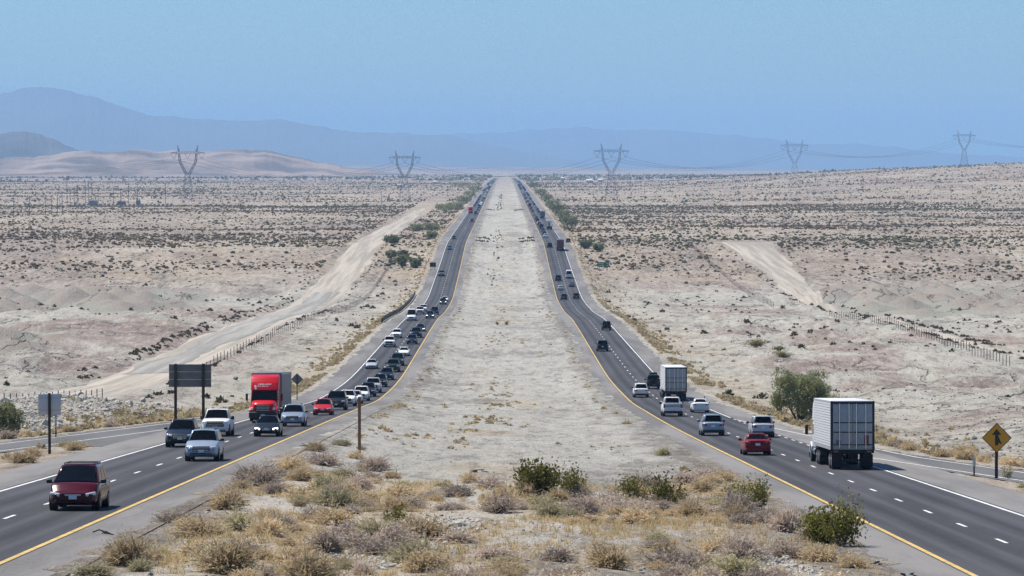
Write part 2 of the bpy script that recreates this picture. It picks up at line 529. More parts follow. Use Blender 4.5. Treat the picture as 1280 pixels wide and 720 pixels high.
V = np.stack([XX, DD, ZZ], -1).reshape(-1, 3)
ground = link(bpy.data.objects.new('ground', np_mesh('ground', V, grid_faces(len(rows), XX.shape[1]), M_GROUND, True)))
_b, _r = ground_z(XX, DD, True)
for _n, _v in (('badland', _b), ('mound', _r)):
    at_ = ground.data.attributes.new(_n, 'FLOAT', 'POINT'); at_.data.foreach_set('value', np.asarray(_v, np.float32).ravel())
tag(ground, 'pale gravelly desert plain beside and between the carriageways', 'ground', kind='structure')

# --- pavement materials
def asphalt(name, col, lane=False, streak=(0.25, 0.02, 0.2)):
    global nt
    m, nt, p = mat_new(name)
    L_ = nt.links.new
    globals()['L'] = L_
    p.inputs['Roughness'].default_value = 0.85
    p.inputs['Specular IOR Level'].default_value = 0.25
    g = N(nt, 'ShaderNodeNewGeometry'); globals()['geo'] = g
    s = N(nt, 'ShaderNodeSeparateXYZ'); L_(g.outputs['Position'], s.inputs[0])
    n1 = noise(mapping(streak), 1.0, 6, 0.65)
    n2 = noise(mapping((7, 4, 7)), 1.0, 3, 0.7)
    c = mixc(mrange(n1, 0.38, 0.62), [k * 0.70 for k in col], [k * 1.25 for k in col])
    c = mixc(mrange(n2, 0.3, 0.7, 0.0, 0.35), c, [k * 1.55 for k in col])
    if lane:
        ax = math_('ABSOLUTE', s.outputs['X'])
        # darker oil track down the centre and worn wheel paths of each lane
        for cx in (17.05, 20.75):
            t = math_('ABSOLUTE', math_('SUBTRACT', ax, cx))
            c = mixc(mrange(t, 0.5, 0.05, 0, 0.6), c, [k * 0.45 for k in col])
            w = math_('ABSOLUTE', math_('SUBTRACT', t, 0.85))
            c = mixc(mrange(w, 0.35, 0.05, 0, 0.5), c, [k * 1.7 for k in col])
    L_(c, p.inputs['Base Color'])
    b = N(nt, 'ShaderNodeBump'); b.inputs['Strength'].default_value = 0.3; b.inputs['Distance'].default_value = 0.02
    L_(n2, b.inputs['Height']); L_(b.outputs[0], p.inputs['Normal'])
    return m
M_LANE = asphalt('asphalt_lanes', (0.050, 0.049, 0.053), True)
M_SHOULDER = asphalt('asphalt_shoulder', (0.17, 0.16, 0.15))
M_RAMP = asphalt('asphalt_ramp', (0.105, 0.102, 0.10))
M_DIRT = asphalt('packed_dirt', (0.345, 0.305, 0.25), streak=(0.55, 0.006, 0.3))
M_OLDPAVE = asphalt('old_grey_pavement', (0.275, 0.26, 0.23), streak=(0.5, 0.008, 0.3))
M_WHITE = simple('road_paint_white', (0.66, 0.66, 0.64), rough=0.7, var=0.30, scale=2.2, sharp=0.22)
M_YELLOW = simple('road_paint_yellow', (0.56, 0.38, 0.11), rough=0.7, var=0.28, scale=1.6, sharp=0.2)

def strip(name, xa, xb, d0, d1, mat, parent=None, dz=0.0, side=None, zf=None, n=1):
    """a sheet between two lateral edges that may vary with distance"""
    d = np.concatenate([[d0], rows[(rows > d0) & (rows < d1)], [d1]])
    A = xa(d) if callable(xa) else np.full_like(d, xa)
    B = xb(d) if callable(xb) else np.full_like(d, xb)
    cols = [A + (B - A) * k / n for k in range(n + 1)]
    X = np.stack(cols, 1); Dm = np.repeat(d[:, None], n + 1, 1)
    Z = (road_z(np.full_like(X, side if side else 1.0), Dm) if zf is None else zf(X, Dm)) + dz
    Vv = np.stack([X, Dm, Z], -1).reshape(-1, 3)
    return link(bpy.data.objects.new(name, np_mesh(name, Vv, grid_faces(len(d), n + 1), mat, True)), parent)

ROAD_END = 7600.0
for side, word in ((-1, 'left'), (1, 'right')):
    s = side
    road = strip('road_' + word, s * 15.02, s * 22.86, 60, ROAD_END, M_LANE, side=s)
    tag(road, 'dark asphalt carriageway, the %s one of the divided highway' % word, 'road', kind='structure')
    strip('inner_shoulder', s * EDGE_IN, s * 15.02, 60, ROAD_END, M_SHOULDER, road, side=s)
    strip('outer_shoulder', s * 22.86, s * 26.0, 60, ROAD_END, M_SHOULDER, road, side=s)
    strip('shoulder_edge', s * (EDGE_IN - 0.05), s * EDGE_IN, 60, 1500, M_SHOULDER, road, side=s,
          zf=lambda X, D, s=s: road_z(np.full_like(X, s), D) - 0.25 * (np.abs(X) < EDGE_IN - 0.02))
    strip('yellow_line', s * (Y_IN - 0.10), s * (Y_IN + 0.10), 60, ROAD_END, M_YELLOW, road, 0.006, s)
    if s < 0:
        strip('edge_line', s * (Y_OUT - 0.09), s * (Y_OUT + 0.09), 60, ROAD_END, M_WHITE, road, 0.006, s)
        g0, g1 = GORE_L, 350.0
    else:
        strip('edge_line', s * (Y_OUT - 0.09), s * (Y_OUT + 0.09), 60, 226, M_WHITE, road, 0.006, s)
        strip('edge_line', s * (Y_OUT - 0.09), s * (Y_OUT + 0.09), 368, ROAD_END, M_WHITE, road, 0.006, s)
        g0, g1 = GORE_R, 303.0
    # merging ramp: paved wedge, then its own strip nearer the bridge
    rp = strip('ramp_' + word, lambda d, s=s: np.full_like(d, s * 26.0), lambda d, s=s: s * pave_main(s, d), g0 + 0.01, g1, M_RAMP, None, side=s)
    tag(rp, 'grey asphalt ramp merging on the %s side' % word, 'ramp', kind='structure')
    strip('ramp_lane', lambda d, s=s: s * pave_ramp(s, d)[0], lambda d, s=s: s * pave_ramp(s, d)[1], 90, g0, M_RAMP, rp, side=s)
    if s < 0:
        strip('edge_line', lambda d: -lineB(d) + 0.08, lambda d: -lineB(d) - 0.08, 150, 318, M_WHITE, rp, 0.006, s)
        strip('edge_line', lambda d: -lineB(d) - 3.5, lambda d: -lineB(d) - 3.66, 150, 330, M_WHITE, rp, 0.006, s)
    else:
        strip('edge_line', lambda d: lineC(d) - 0.08, lambda d: lineC(d) + 0.08, 150, 243, M_WHITE, rp, 0.006, s)
        strip('edge_line', lambda d: np.where(d > 243, 27.3 - 0.04 * (d - 243), lineC(d) + 3.1), lambda d: np.where(d > 243, 27.46 - 0.04 * (d - 243), lineC(d) + 3.26), 150, 360, M_WHITE, rp, 0.006, s)
    # lane dashes: 3 m long every 12.2 m, single pieces as far as they can be picked apart
    def dash_mesh(d0, x=Y_MID, s=s, w=0.075, ln=3.05):
        z0 = float(road_z(s, d0)); z1 = float(road_z(s, d0 + ln))
        return [(s * x - w, d0, z0 + .006), (s * x + w, d0, z0 + .006), (s * x + w, d0 + ln, z1 + .006), (s * x - w, d0 + ln, z1 + .006)]
    farv = MB()
    d = 102.0 if s < 0 else 101.5
    while d < 5200:
        q = dash_mesh(d)
        if d < 900: MB().add(q, [(0, 1, 2, 3)]).build('lane_dash', M_WHITE, road)
        else: farv.add(q, [(0, 1, 2, 3)])
        d += 12.19
    fo = farv.build('lane_dashes', M_WHITE, road); fo['kind'] = 'stuff'
    if s > 0:
        d = 228.0
        while d < 366:
            MB().add(dash_mesh(d, 22.6), [(0, 1, 2, 3)]).build('lane_dash', M_WHITE, road); d += 7.3

# --- dirt tracks beside the highway
TRK_R = np.array([(610, 89.0, 90.5), (700, 85.5, 89.0), (860, 84.5, 88.5), (1010, 83.5, 90.0), (1080, 84.0, 93.0), (1200, 85.5, 98.0), (1330, 86.0, 103.0), (1480, 84.0, 107.0)])
TRK_L = np.array([(430, -61.0, -48.0), (800, -61.0, -47.5), (1300, -61.0, -47.0), (1800, -60.5, -47.5), (2200, -58.5, -50.0), (2480, -56.0, -53.0)])
for T, word in ((TRK_L, 'left'), (TRK_R, 'right')):
    d = rows[(rows > T[0, 0]) & (rows < T[-1, 0])]
    e0 = np.interp(d, T[:, 0], T[:, 1]) + fbm(d / 30.0, d * 0 + 3, 4, 4) * 1.3; e1 = np.interp(d, T[:, 0], T[:, 2]) + fbm(d / 26.0, d * 0 + 8, 4, 4) * 1.3
    ts = np.linspace(0, 1, 10)
    X = e0[:, None] + (e1 - e0)[:, None] * ts[None, :]; Dm = np.repeat(d[:, None], 10, 1)
    Z = ground_z(X, Dm) + 0.09
    Z[:, 0] -= 0.25; Z[:, -1] -= 0.25
    V = np.stack([X, Dm, Z], -1).reshape(-1, 3)
    o = link(bpy.data.objects.new('dirt_track_' + word, np_mesh('dirt_track', V, grid_faces(len(d), 10), M_DIRT, True)))
    if word == 'left':
        dd_ = d[(d > 560) & (d < 1120)]; ts = np.linspace(0, 1, 6)
        a0 = -58.0 + fbm(dd_ / 40.0, dd_ * 0 + 1, 12, 4) * 2.2; a1 = -51.0 + fbm(dd_ / 40.0, dd_ * 0 + 5, 12, 4) * 2.2
        Xq = a0[:, None] + (a1 - a0)[:, None] * ts[None, :]; Dq = np.repeat(dd_[:, None], 6, 1)
        link(bpy.data.objects.new('old_pavement', np_mesh('old_pavement', np.stack([Xq, Dq, ground_z(Xq, Dq) + 0.13], -1).reshape(-1, 3), grid_faces(len(dd_), 6), M_OLDPAVE, True)), o)
    tag(o, 'wide graded dirt track running along the %s side of the highway' % word, 'dirt track', kind='structure')
# --- gravel washed over the pavement edges
for s in (-1, 1):
    par = bpy.data.objects['road_left' if s < 0 else 'road_right']
    strip('gravel_edge', lambda d, s=s: np.full_like(d, s * (EDGE_IN - 0.4)), lambda d, s=s: s * (EDGE_IN + 0.05 + 0.9 * np.clip(0.35 + fbm(d / 3.0, d * 0 + 2 * s, 15, 5), 0, 1)), 90, 1300, M_GROUND, par, 0.010, s)
    strip('gravel_edge', lambda d, s=s: s * (np.where(d > (350 if s < 0 else 303), 26.0, pave_main(s, d)) - 0.05 - 1.1 * np.clip(0.3 + fbm(d / 3.5, d * 0 + 7 * s, 16, 5), 0, 1)), lambda d, s=s: s * (pave_main(s, d) + 0.4), (GORE_L if s < 0 else GORE_R) + 2, 1500, M_GROUND, par, 0.010, s)

# ------------------------------------------------------------------ far hills and mountains
def pix(x, y, D):
    """photo pixel at a known distance -> X, Z"""
    return (x - XV) * D / FPX, (YH - y) * D / FPX
def ridge(name, label, D, pts, mat, depth, seed, rough=0.12, base_drop=40, jag=1.0):
    px = np.linspace(pts[0][0], pts[-1][0], 700)
    ys = np.interp(px, [a for a, b in pts], [b for a, b in pts])
    ys = ys + jag * (fbm(px / 22.0, px * 0 + seed, seed, 5) * 2.2 + fbm(px / 6.0, px * 0, seed + 3, 3) * 0.7)
    X = (px - XV) * D / FPX; Zt = (YH - ys) * D / FPX
    nr = 44
    t = np.linspace(-1, 1, nr)
    P = []
    zb = -float(hprof(D)) - base_drop
    for k in t:
        f = (1 - abs(k)) ** 0.85
        yy = D + k * depth
        n = 1 - np.abs(fbm(X / (depth * 0.30), np.full_like(X, yy) / (depth * 0.5), seed, 5))
        f2 = f * (1 - rough * 1.6 * (1 - f) * 2.2 * (1 - n)) + rough * 0.25 * (n - 0.7) * (1 - abs(k))
        P.append(np.stack([X * yy / D, np.full_like(X, yy), zb + (Zt - zb) * f2], -1))
    V = np.array(P).reshape(-1, 3)
    o = link(bpy.data.objects.new(name, np_mesh(name, V, grid_faces(nr, len(px)), mat, True)))
    return tag(o, label, 'mountain', kind='structure')
M_ROCKDARK = simple('mountain_rock', (0.085, 0.07, 0.065), rough=0.95, var=0.45, scale=0.003, sharp=0.15)
M_ROCKPINK = simple('hill_pink_sand', (0.225, 0.165, 0.13), rough=0.95, var=0.45, scale=0.006, sharp=0.12)
M_FARROCK = simple('far_range_rock', (0.13, 0.12, 0.12), rough=0.95, var=0.2, scale=0.001)
ridge('mountain', 'high blue mountain massif at the left horizon', 26000,
      [(-500, 172), (-300, 150), (-120, 130), (0, 116), (25, 109), (53, 106), (85, 110), (120, 119), (150, 131), (185, 142), (205, 144), (230, 146), (300, 151),
       (350, 148), (400, 157), (450, 165), (500, 166), (560, 169), (640, 186), (760, 208), (900, 222)], M_FARROCK, 4200, 31, 0.2)
ridge('mountain_range', 'long low blue mountain range along the horizon', 34000,
      [(360, 212), (450, 178), (500, 170), (560, 168), (600, 165), (640, 163), (680, 160), (730, 158), (770, 162), (800, 160), (850, 163), (900, 168), (960, 172), (1010, 180),
       (1060, 178), (1110, 182), (1160, 188), (1220, 192), (1290, 196), (1500, 190), (1800, 200)], M_FARROCK, 4500, 37, 0.2)
ridge('dark_hill', 'dark slate hill rising at the far left horizon', 13500,
      [(-500, 186), (-300, 172), (-150, 168), (-40, 170), (0, 167), (15, 164), (33, 163), (50, 167), (62, 173), (80, 180), (97, 188), (120, 196), (180, 214)], M_ROCKDARK, 1500, 43, 0.35, 10)
ridge('sand_hills', 'low pink sandy hills beyond the left plain', 9300,
      [(-500, 199), (-200, 197), (0, 196), (40, 195), (70, 194), (95, 191), (125, 189), (160, 189), (200, 190), (240, 191), (270, 189), (300, 188), (340, 191), (370, 197), (400, 203), (430, 209), (480, 215), (560, 220)], M_ROCKPINK, 1100, 51, 0.9, 4)
ridge('far_ridge', 'thin mauve ridge closing the plain at the horizon', 16000,
      [(-500, 203), (100, 204), (300, 205), (430, 206), (520, 207.5), (600, 208.5), (700, 209.5), (800, 210.5), (950, 211), (1100, 213), (1500, 213)], M_ROCKPINK, 1400, 57, 0.35, 2, 0.3)

# ------------------------------------------------------------------ haze: the air itself
m = bpy.data.materials.new('haze_air'); m.use_nodes = True
hn = m.node_tree
for n in list(hn.nodes):
    if n.type == 'BSDF_PRINCIPLED': hn.nodes.remove(n)
pv = hn.nodes.new('ShaderNodeVolumePrincipled')
pv.inputs['Color'].default_value = (0.36, 0.625, 0.965, 1)
pv.inputs['Density'].default_value = 5.7e-5
pv.inputs['Anisotropy'].default_value = 0.0
hn.links.new(pv.outputs[0], hn.nodes['Material Output'].inputs['Volume'])
zs = []
for o_ in COL.objects:
    if o_.type == 'MESH':
        cc_ = np.empty(len(o_.data.vertices) * 3, np.float32); o_.data.vertices.foreach_get('co', cc_); zs += [cc_[2::3].min(), cc_[2::3].max()]
z0_, z1_ = float(min(zs)) - 1.0, float(max(zs)) + 4.0
hb = MB().box((0, 20900, (z0_ + z1_) / 2), (60000, 42200, z1_ - z0_))
haze = hb.build('haze', m)
tag(haze, 'pale blue desert haze softening the far plain and mountains', 'haze', kind='stuff')
# ------------------------------------------------------------------ vehicles
# Every model is a list of parts (name, mesh, material key, parent index).  Local axes: the nose
# points to -Y, wheels touch z = 0.  'body' material is swapped per vehicle through object slots.
def smooth_interp(x, pts):
    """cubic-eased interpolation through control points"""
    xs = np.array([a for a, b in pts], float); ys = np.array([b for a, b in pts], float)
    mm = _slopes(xs, ys)
    i = int(np.clip(np.searchsorted(xs, x) - 1, 0, len(xs) - 2)); dx = xs[i + 1] - xs[i]
    t = min(1, max(0, (x - xs[i]) / dx))
    return float((2*t**3-3*t**2+1)*ys[i] + (t**3-2*t**2+t)*dx*mm[i] + (-2*t**3+3*t**2)*ys[i+1] + (t**3-t**2)*dx*mm[i+1])

def body_loft(mb, Ln, W, top, zlow, nose=0.16, tail=0.12, crown=0.04, n=26, plan=0.12):
    y0, y1 = -Ln / 2, Ln / 2
    ys = sorted(set([y0, y0 + 0.03, y0 + 0.08, y0 + 0.16, y0 + 0.3] + list(np.linspace(y0 + 0.45, y1 - 0.4, n)) + [y1 - 0.25, y1 - 0.12, y1 - 0.05, y1 - 0.015, y1]))
    secs = []
    for y in ys:
        df, db = y - y0, y1 - y
        rf = 1 - nose * max(0, 1 - df / 0.30) ** 2.2
        rb = 1 - tail * max(0, 1 - db / 0.22) ** 2.2
        w = W / 2 * (1 - plan * max(0, 1 - df / 1.0) ** 2 - plan * 0.6 * max(0, 1 - db / 0.9) ** 2)
        zt = smooth_interp(y, top); zb = zlow + 0.10 * max(0, 1 - df / 0.5) + 0.12 * max(0, 1 - db / 0.5)
        r = min(rf, rb)
        zc = (zt + zb) / 2
        def P(fx, z): return (fx * w * (0.5 + 0.5 * r), y, zc + (z - zc) * r)
        H = zt - zb
        half = [(0.0, zb), (0.80, zb), (0.93, zb + 0.05), (0.985, zb + 0.22 * H), (1.0, zb + 0.48 * H), (0.985, zb + 0.72 * H), (0.965, zb + 0.86 * H),
                (0.93, zt - 0.035), (0.86, zt - 0.004), (0.55, zt + crown * 0.7), (0.0, zt + crown)]
        sec = [P(a, b) for a, b in half] + [P(-a, b) for a, b in half[-2:0:-1]]
        secs.append(sec)
    mb.loft(secs)

def greenhouse(W, zb, zt, yb0, yt0, yt1, yb1, wb, wt, bev=0.07):
    """roof and pillars as a bevelled frustum; returns MB and face frames for the glass"""
    bm = bmesh.new()
    base = [(-wb, yb0, zb), (wb, yb0, zb), (wb, yb1, zb), (-wb, yb1, zb)]
    topv = [(-wt, yt0, zt), (wt, yt0, zt), (wt, yt1, zt), (-wt, yt1, zt)]
    A = [bm.verts.new(c) for c in base]; B = [bm.verts.new(c) for c in topv]
    bm.faces.new(A[::-1]); bm.faces.new(B)
    for i in range(4): bm.faces.new((A[i], A[(i + 1) % 4], B[(i + 1) % 4], B[i]))
    bmesh.ops.recalc_face_normals(bm, faces=bm.faces[:])
    ed = [e for e in bm.edges if not all(v in A for v in e.verts)]
    bmesh.ops.bevel(bm, geom=ed, offset=bev, segments=3, affect='EDGES', profile=0.6)
    mb = MB(); mb._bm(bm)
    V_ = lambda t: Vector(t)
    quads = {'front': [V_(base[0]), V_(base[1]), V_(topv[1]), V_(topv[0])],
             'back': [V_(base[2]), V_(base[3]), V_(topv[3]), V_(topv[2])],
             'left': [V_(base[3]), V_(base[0]), V_(topv[0]), V_(topv[3])],
             'right': [V_(base[1]), V_(base[2]), V_(topv[2]), V_(topv[1])]}
    return mb, quads

def pane(q, u0, u1, v0, v1, lift=0.012, bulge=0.0, n=6):
    """glass panel on quad q (BL, BR, TR, TL) between fractions, a little proud"""
    nrm = (q[1] - q[0]).cross(q[3] - q[0]).normalized()
    c = (q[0] + q[1] + q[2] + q[3]) / 4
    if nrm.dot(Vector((c.x, c.y, 0))) < 0: nrm = -nrm
    mb = MB(); k = n if bulge else 1
    vs_, fs = [], []
    for j in range(2):
        for i in range(k + 1):
            u = u0 + (u1 - u0) * i / k; v = v0 if j == 0 else v1
            p_ = (q[0] * (1 - u) + q[1] * u) * (1 - v) + (q[3] * (1 - u) + q[2] * u) * v
            vs_.append(p_ + nrm * (lift + bulge * (1 - (2 * i / k - 1) ** 2)))
    base_n = len(vs_)
    vs_ += [p_ - nrm * (lift + bulge + 0.02) for p_ in vs_]
    for i in range(k):
        fs.append((i, i + 1, k + 2 + i, k + 1 + i))
        fs.append((i, base_n + i, base_n + i + 1, i + 1))
        fs.append((k + 1 + i, k + 2 + i, base_n + k + 2 + i, base_n + k + 1 + i))
    fs.append((0, k + 1, base_n + k + 1, base_n)); fs.append((k, base_n + k, base_n + 2 * k + 1, 2 * k + 1))
    mb.add(vs_, fs, False)
    return mb

def wheel_parts(parts, spots, r, w, lod, rim_mat='rim'):
    for x, y in spots:
        s = 1 if x > 0 else -1
        mb = MB()
        n = 20 if lod == 0 else 10
        secs = []
        for dx, rr in ((-w / 2, r * 0.62), (-w / 2, r * 0.93), (-w * 0.32, r), (w * 0.32, r), (w / 2, r * 0.93), (w / 2, r * 0.62)):
            secs.append([(x + dx, y + rr * math.cos(2 * math.pi * k / n), r + rr * math.sin(2 * math.pi * k / n)) for k in range(n)])
        mb.loft(secs)
        idx = len(parts)
        parts.append(('wheel', mb, 'tyre', None))
        if lod == 0:
            rm = MB()
            xo = x + s * w / 2
            rm.cyl((xo - s * 0.05, y, r), (xo + s * 0.004, y, r), r * 0.60, r * 0.60, n=16)
            for k in range(5):
                t = 2 * math.pi * k / 5
                c = Vector((xo + s * 0.012, y + r * 0.32 * math.cos(t), r + r * 0.32 * math.sin(t)))
                rm.box(c, (0.02, r * 0.52, r * 0.14), Matrix.Rotation(t, 3, 'X'))
            parts.append(('rim', rm, rim_mat, idx))

SPECS = {
    # L, W, H, hood nose z, cowl z, belt z, deck z, y's: cowl, roof front, roof rear, glass rear base ; tyre r
    'sedan':   dict(L=4.85, W=1.86, H=1.46, zn=0.70, zc=0.96, zd=1.06, yc=-1.02, yr0=-0.22, yr1=1.05, yg=1.85, r=0.335, clr=0.20, wb=2.80, wbel=0.83, wroof=0.58),
    'hatch':   dict(L=4.35, W=1.80, H=1.50, zn=0.74, zc=0.98, zd=1.02, yc=-1.00, yr0=-0.20, yr1=1.45, yg=2.05, r=0.32, clr=0.20, wb=2.60, wbel=0.81, wroof=0.60),
    'suv':     dict(L=4.75, W=1.92, H=1.74, zn=0.92, zc=1.13, zd=1.12, yc=-1.05, yr0=-0.35, yr1=1.85, yg=2.22, r=0.37, clr=0.24, wb=2.80, wbel=0.88, wroof=0.68),
    'bigsuv':  dict(L=5.25, W=2.04, H=1.92, zn=1.05, zc=1.24, zd=1.24, yc=-1.25, yr0=-0.60, yr1=2.25, yg=2.50, r=0.40, clr=0.26, wb=3.05, wbel=0.94, wroof=0.76),
    'minivan': dict(L=5.15, W=1.99, H=1.77, zn=0.80, zc=1.08, zd=1.12, yc=-1.72, yr0=-0.42, yr1=2.10, yg=2.42, r=0.35, clr=0.20, wb=3.05, wbel=0.92, wroof=0.70),
    'pickup':  dict(L=5.85, W=2.05, H=1.94, zn=1.12, zc=1.26, zd=1.27, yc=-1.30, yr0=-0.72, yr1=0.72, yg=0.98, r=0.42, clr=0.30, wb=3.70, wbel=0.94, wroof=0.74),
    'jeep':    dict(L=4.60, W=1.88, H=1.87, zn=1.10, zc=1.17, zd=1.17, yc=-0.70, yr0=-0.45, yr1=1.95, yg=2.08, r=0.43, clr=0.32, wb=2.95, wbel=0.84, wroof=0.74),
    'van':     dict(L=5.95, W=2.05, H=2.60, zn=1.00, zc=1.28, zd=1.30, yc=-2.10, yr0=-1.15, yr1=2.80, yg=2.92, r=0.36, clr=0.24, wb=3.65, wbel=0.98, wroof=0.84),
}

def car_model(kind, lod, roofload=False):
    S = SPECS[kind]; Lh = S['L'] / 2; W = S['W']; parts = []
    if kind == 'jeep':
        top = [(-Lh, S['zn'] - 0.05), (-Lh + 0.3, S['zn']), (S['yc'], S['zc']), (Lh, S['zd'])]
    else:
        top = [(-Lh, S['zn'] - 0.10), (-Lh + 0.35, S['zn'] + 0.02), (S['yc'] - 0.35, S['zc'] - 0.03), (S['yc'] + 0.3, S['zc'] + 0.01), (0.6, (S['zc'] + S['zd']) / 2 + 0.01), (S['yg'] + 0.02 if S['yg'] < Lh - 0.1 else Lh - 0.1, S['zd']), (Lh, S['zd'] - 0.06)]
        top = sorted(set(top))
    b = MB(); body_loft(b, S['L'], W, top, S['clr'], n=26 if lod == 0 else 10, nose=0.18 if kind not in ('jeep',) else 0.06, plan=0.06 if kind == 'jeep' else 0.15)
    parts.append(('body', b, 'body', None)); body = 0
    g, q = greenhouse(W, min(S['zc'], S['zd']) - 0.06, S['H'] - 0.02, S['yc'] - 0.03, S['yr0'], S['yr1'], S['yg'], S['wbel'], S['wroof'], bev=0.09 if kind != 'jeep' else 0.04)
    parts.append(('cabin', g, 'body', None))
    if lod < 2:
        rf = MB().rbox((0, (S['yr0'] + S['yr1']) / 2, S['H'] - 0.012), (2 * S['wroof'] - 0.18, S['yr1'] - S['yr0'] - 0.16, 0.03), 0.012)
        parts.append(('roof', rf, 'body', None))
    vlo = 0.10 if S['zd'] - S['zc'] < 0.08 else 0.16
    parts.append(('windshield', pane(q['front'], 0.055, 0.945, 0.12, 0.92, bulge=0.05 if lod == 0 else 0), 'glass', None))
    rw = (0.10, 0.90, 0.20, 0.90) if kind not in ('van', 'minivan') else (0.09, 0.91, 0.18, 0.86)
    parts.append(('rear_window', pane(q['back'], *rw, bulge=0.03 if lod == 0 else 0), 'glass', None))
    if lod < 2:
        ns = {'sedan': [(0.10, 0.46), (0.49, 0.90)], 'hatch': [(0.10, 0.45), (0.48, 0.92)], 'pickup': [(0.12, 0.52), (0.56, 0.90)],
              'van': [(0.05, 0.26)], 'jeep': [(0.06, 0.36), (0.40, 0.68), (0.72, 0.95)]}.get(kind, [(0.08, 0.36), (0.39, 0.66), (0.69, 0.93)])
        for a, c in ns:
            parts.append(('side_window', pane(q['left'], 1 - c, 1 - a, vlo + 0.06, 0.84), 'glass', None))
            parts.append(('side_window', pane(q['right'], a, c, vlo + 0.06, 0.84), 'glass', None))
    r = S['r']; tw = 0.24
    xs = W / 2 - tw / 2 - 0.005
    yf = -Lh + (0.88 if kind != 'jeep' else 0.75); yb = yf + S['wb']
    if lod < 2:
        for x in (-1, 1):
            for y in (yf, yb):
                a = MB(); a.cyl((x * (W / 2 - 0.30), y, r + 0.03), (x * (W / 2 - 0.008), y, r + 0.03), r * 1.16, r * 1.14, n=18)
                parts.append(('wheel_arch', a, 'plastic', None))
        wheel_parts(parts, [(-xs, yf), (xs, yf), (-xs, yb), (xs, yb)], r, tw + 0.02, lod)
    else:
        for x in (-1, 1):
            for y in (yf, yb):
                parts.append(('wheel', MB().cyl((x * (W / 2 - 0.24), y, r), (x * (W / 2 + 0.005), y, r), r, n=10), 'tyre', None))
    zn = S['zn']
    # lamps
    hz = zn - 0.13 if kind in ('sedan', 'hatch') else zn - 0.14
    for x in (-1, 1):
        if kind == 'jeep':
            parts.append(('headlight', MB().cyl((x * 0.56, -Lh - 0.02, hz - 0.08), (x * 0.56, -Lh + 0.1, hz - 0.08), 0.11, n=14), 'lamp', None))
        else:
            lw, lh_ = (0.42, 0.13) if kind in ('sedan', 'hatch', 'minivan', 'suv') else (0.36, 0.19)
            rot = Matrix.Rotation(x * R(22), 3, 'Z') @ Matrix.Rotation(-x * R(10 if kind != 'pickup' else 2), 3, 'Y')
            parts.append(('headlight', MB().rbox((x * (W / 2 - 0.31), -Lh + 0.125, hz), (lw, 0.20, lh_), 0.035, 2, rot), 'lamp', None))
        tz = S['zd'] - (0.20 if kind in ('sedan', 'hatch') else 0.22)
        th = 0.15 if kind in ('sedan', 'hatch') else (0.36 if kind in ('pickup', 'van', 'bigsuv', 'jeep') else 0.22)
        twd = 0.40 if kind in ('sedan', 'hatch', 'suv', 'minivan') else 0.20
        rot = Matrix.Rotation(-x * R(14), 3, 'Z')
        parts.append(('taillight', MB().rbox((x * (W / 2 - 0.06 - twd / 2), Lh - 0.075, tz), (twd, 0.16, th), 0.03, 2, rot), 'tail', None))
    if lod < 2:
        # grille, bumper openings, plates, mirrors
        gw = {'sedan': 0.72, 'hatch': 0.6, 'suv': 1.0, 'minivan': 0.70, 'pickup': 1.30, 'bigsuv': 1.15, 'jeep': 0.86, 'van': 0.95}[kind]
        gh = {'sedan': 0.16, 'hatch': 0.12, 'suv': 0.30, 'minivan': 0.12, 'pickup': 0.42, 'bigsuv': 0.34, 'jeep': 0.34, 'van': 0.30}[kind]
        gi = len(parts)
        parts.append(('grille', MB().rbox((0, -Lh + 0.035, hz - 0.03 - gh * 0.15), (gw, 0.09, gh), 0.03), 'plastic', None))
        if lod == 0:
            for k in range(3 if gh > 0.14 else 2):
                zz = hz - 0.03 - gh * 0.15 + gh * (0.30 - 0.30 * k)
                parts.append(('grille_bar', MB().box((0, -Lh - 0.013, zz), (gw * 0.9, 0.012, 0.022)), 'chrome', gi))
        parts.append(('air_intake', MB().rbox((0, -Lh + 0.05, S['clr'] + 0.20), (W * 0.72, 0.10, 0.15 if kind != 'pickup' else 0.22), 0.03), 'plastic', None))
        parts.append(('front_plate', MB().box((0, -Lh - 0.015, S['clr'] + 0.34), (0.32, 0.012, 0.16)), 'plate', None))
        parts.append(('rear_plate', MB().box((0, Lh + 0.008, (S['zd'] + S['clr']) / 2 + (0.12 if kind in ('suv', 'minivan', 'bigsuv', 'sedan') else -0.1)), (0.32, 0.012, 0.16)), 'plate', None))
        parts.append(('rear_bumper', MB().rbox((0, Lh - 0.05, S['clr'] + 0.17), (W * 0.90, 0.16, 0.22), 0.05), 'plastic' if kind not in ('sedan', 'hatch') else 'body', None))
        zm = S['zc'] + 0.05
        for x in (-1, 1):
            mm = MB().rbox((x * (W / 2 + 0.09), S['yc'] + 0.42, zm), (0.22, 0.12, 0.16 if kind not in ('pickup', 'van') else 0.26), 0.04)
            mm.box((x * (W / 2 - 0.04), S['yc'] + 0.44, zm - 0.05), (0.12, 0.06, 0.05))
            parts.append(('mirror', mm, 'plastic' if kind != 'sedan' else 'body', None))
        if kind in ('suv', 'minivan', 'bigsuv'):
            for x in (-1, 1):
                rr = MB(); y0, y1 = S['yr0'] + 0.25, S['yr1'] - 0.25
                rr.cyl((x * (S['wroof'] - 0.10), y0, S['H'] + 0.045), (x * (S['wroof'] - 0.10), y1, S['H'] + 0.045), 0.022, n=6)
                for yy in (y0, (y0 + y1) / 2, y1): rr.cyl((x * (S['wroof'] - 0.10), yy, S['H'] - 0.04), (x * (S['wroof'] - 0.10), yy, S['H'] + 0.045), 0.022, n=6)
                parts.append(('roof_rail', rr, 'plastic', None))
        if kind == 'minivan':
            for yy in (0.1, 1.3):
                parts.append(('crossbar', MB().rbox((0, yy, S['H'] + 0.055), (1.2, 0.06, 0.03), 0.01), 'plastic', None))
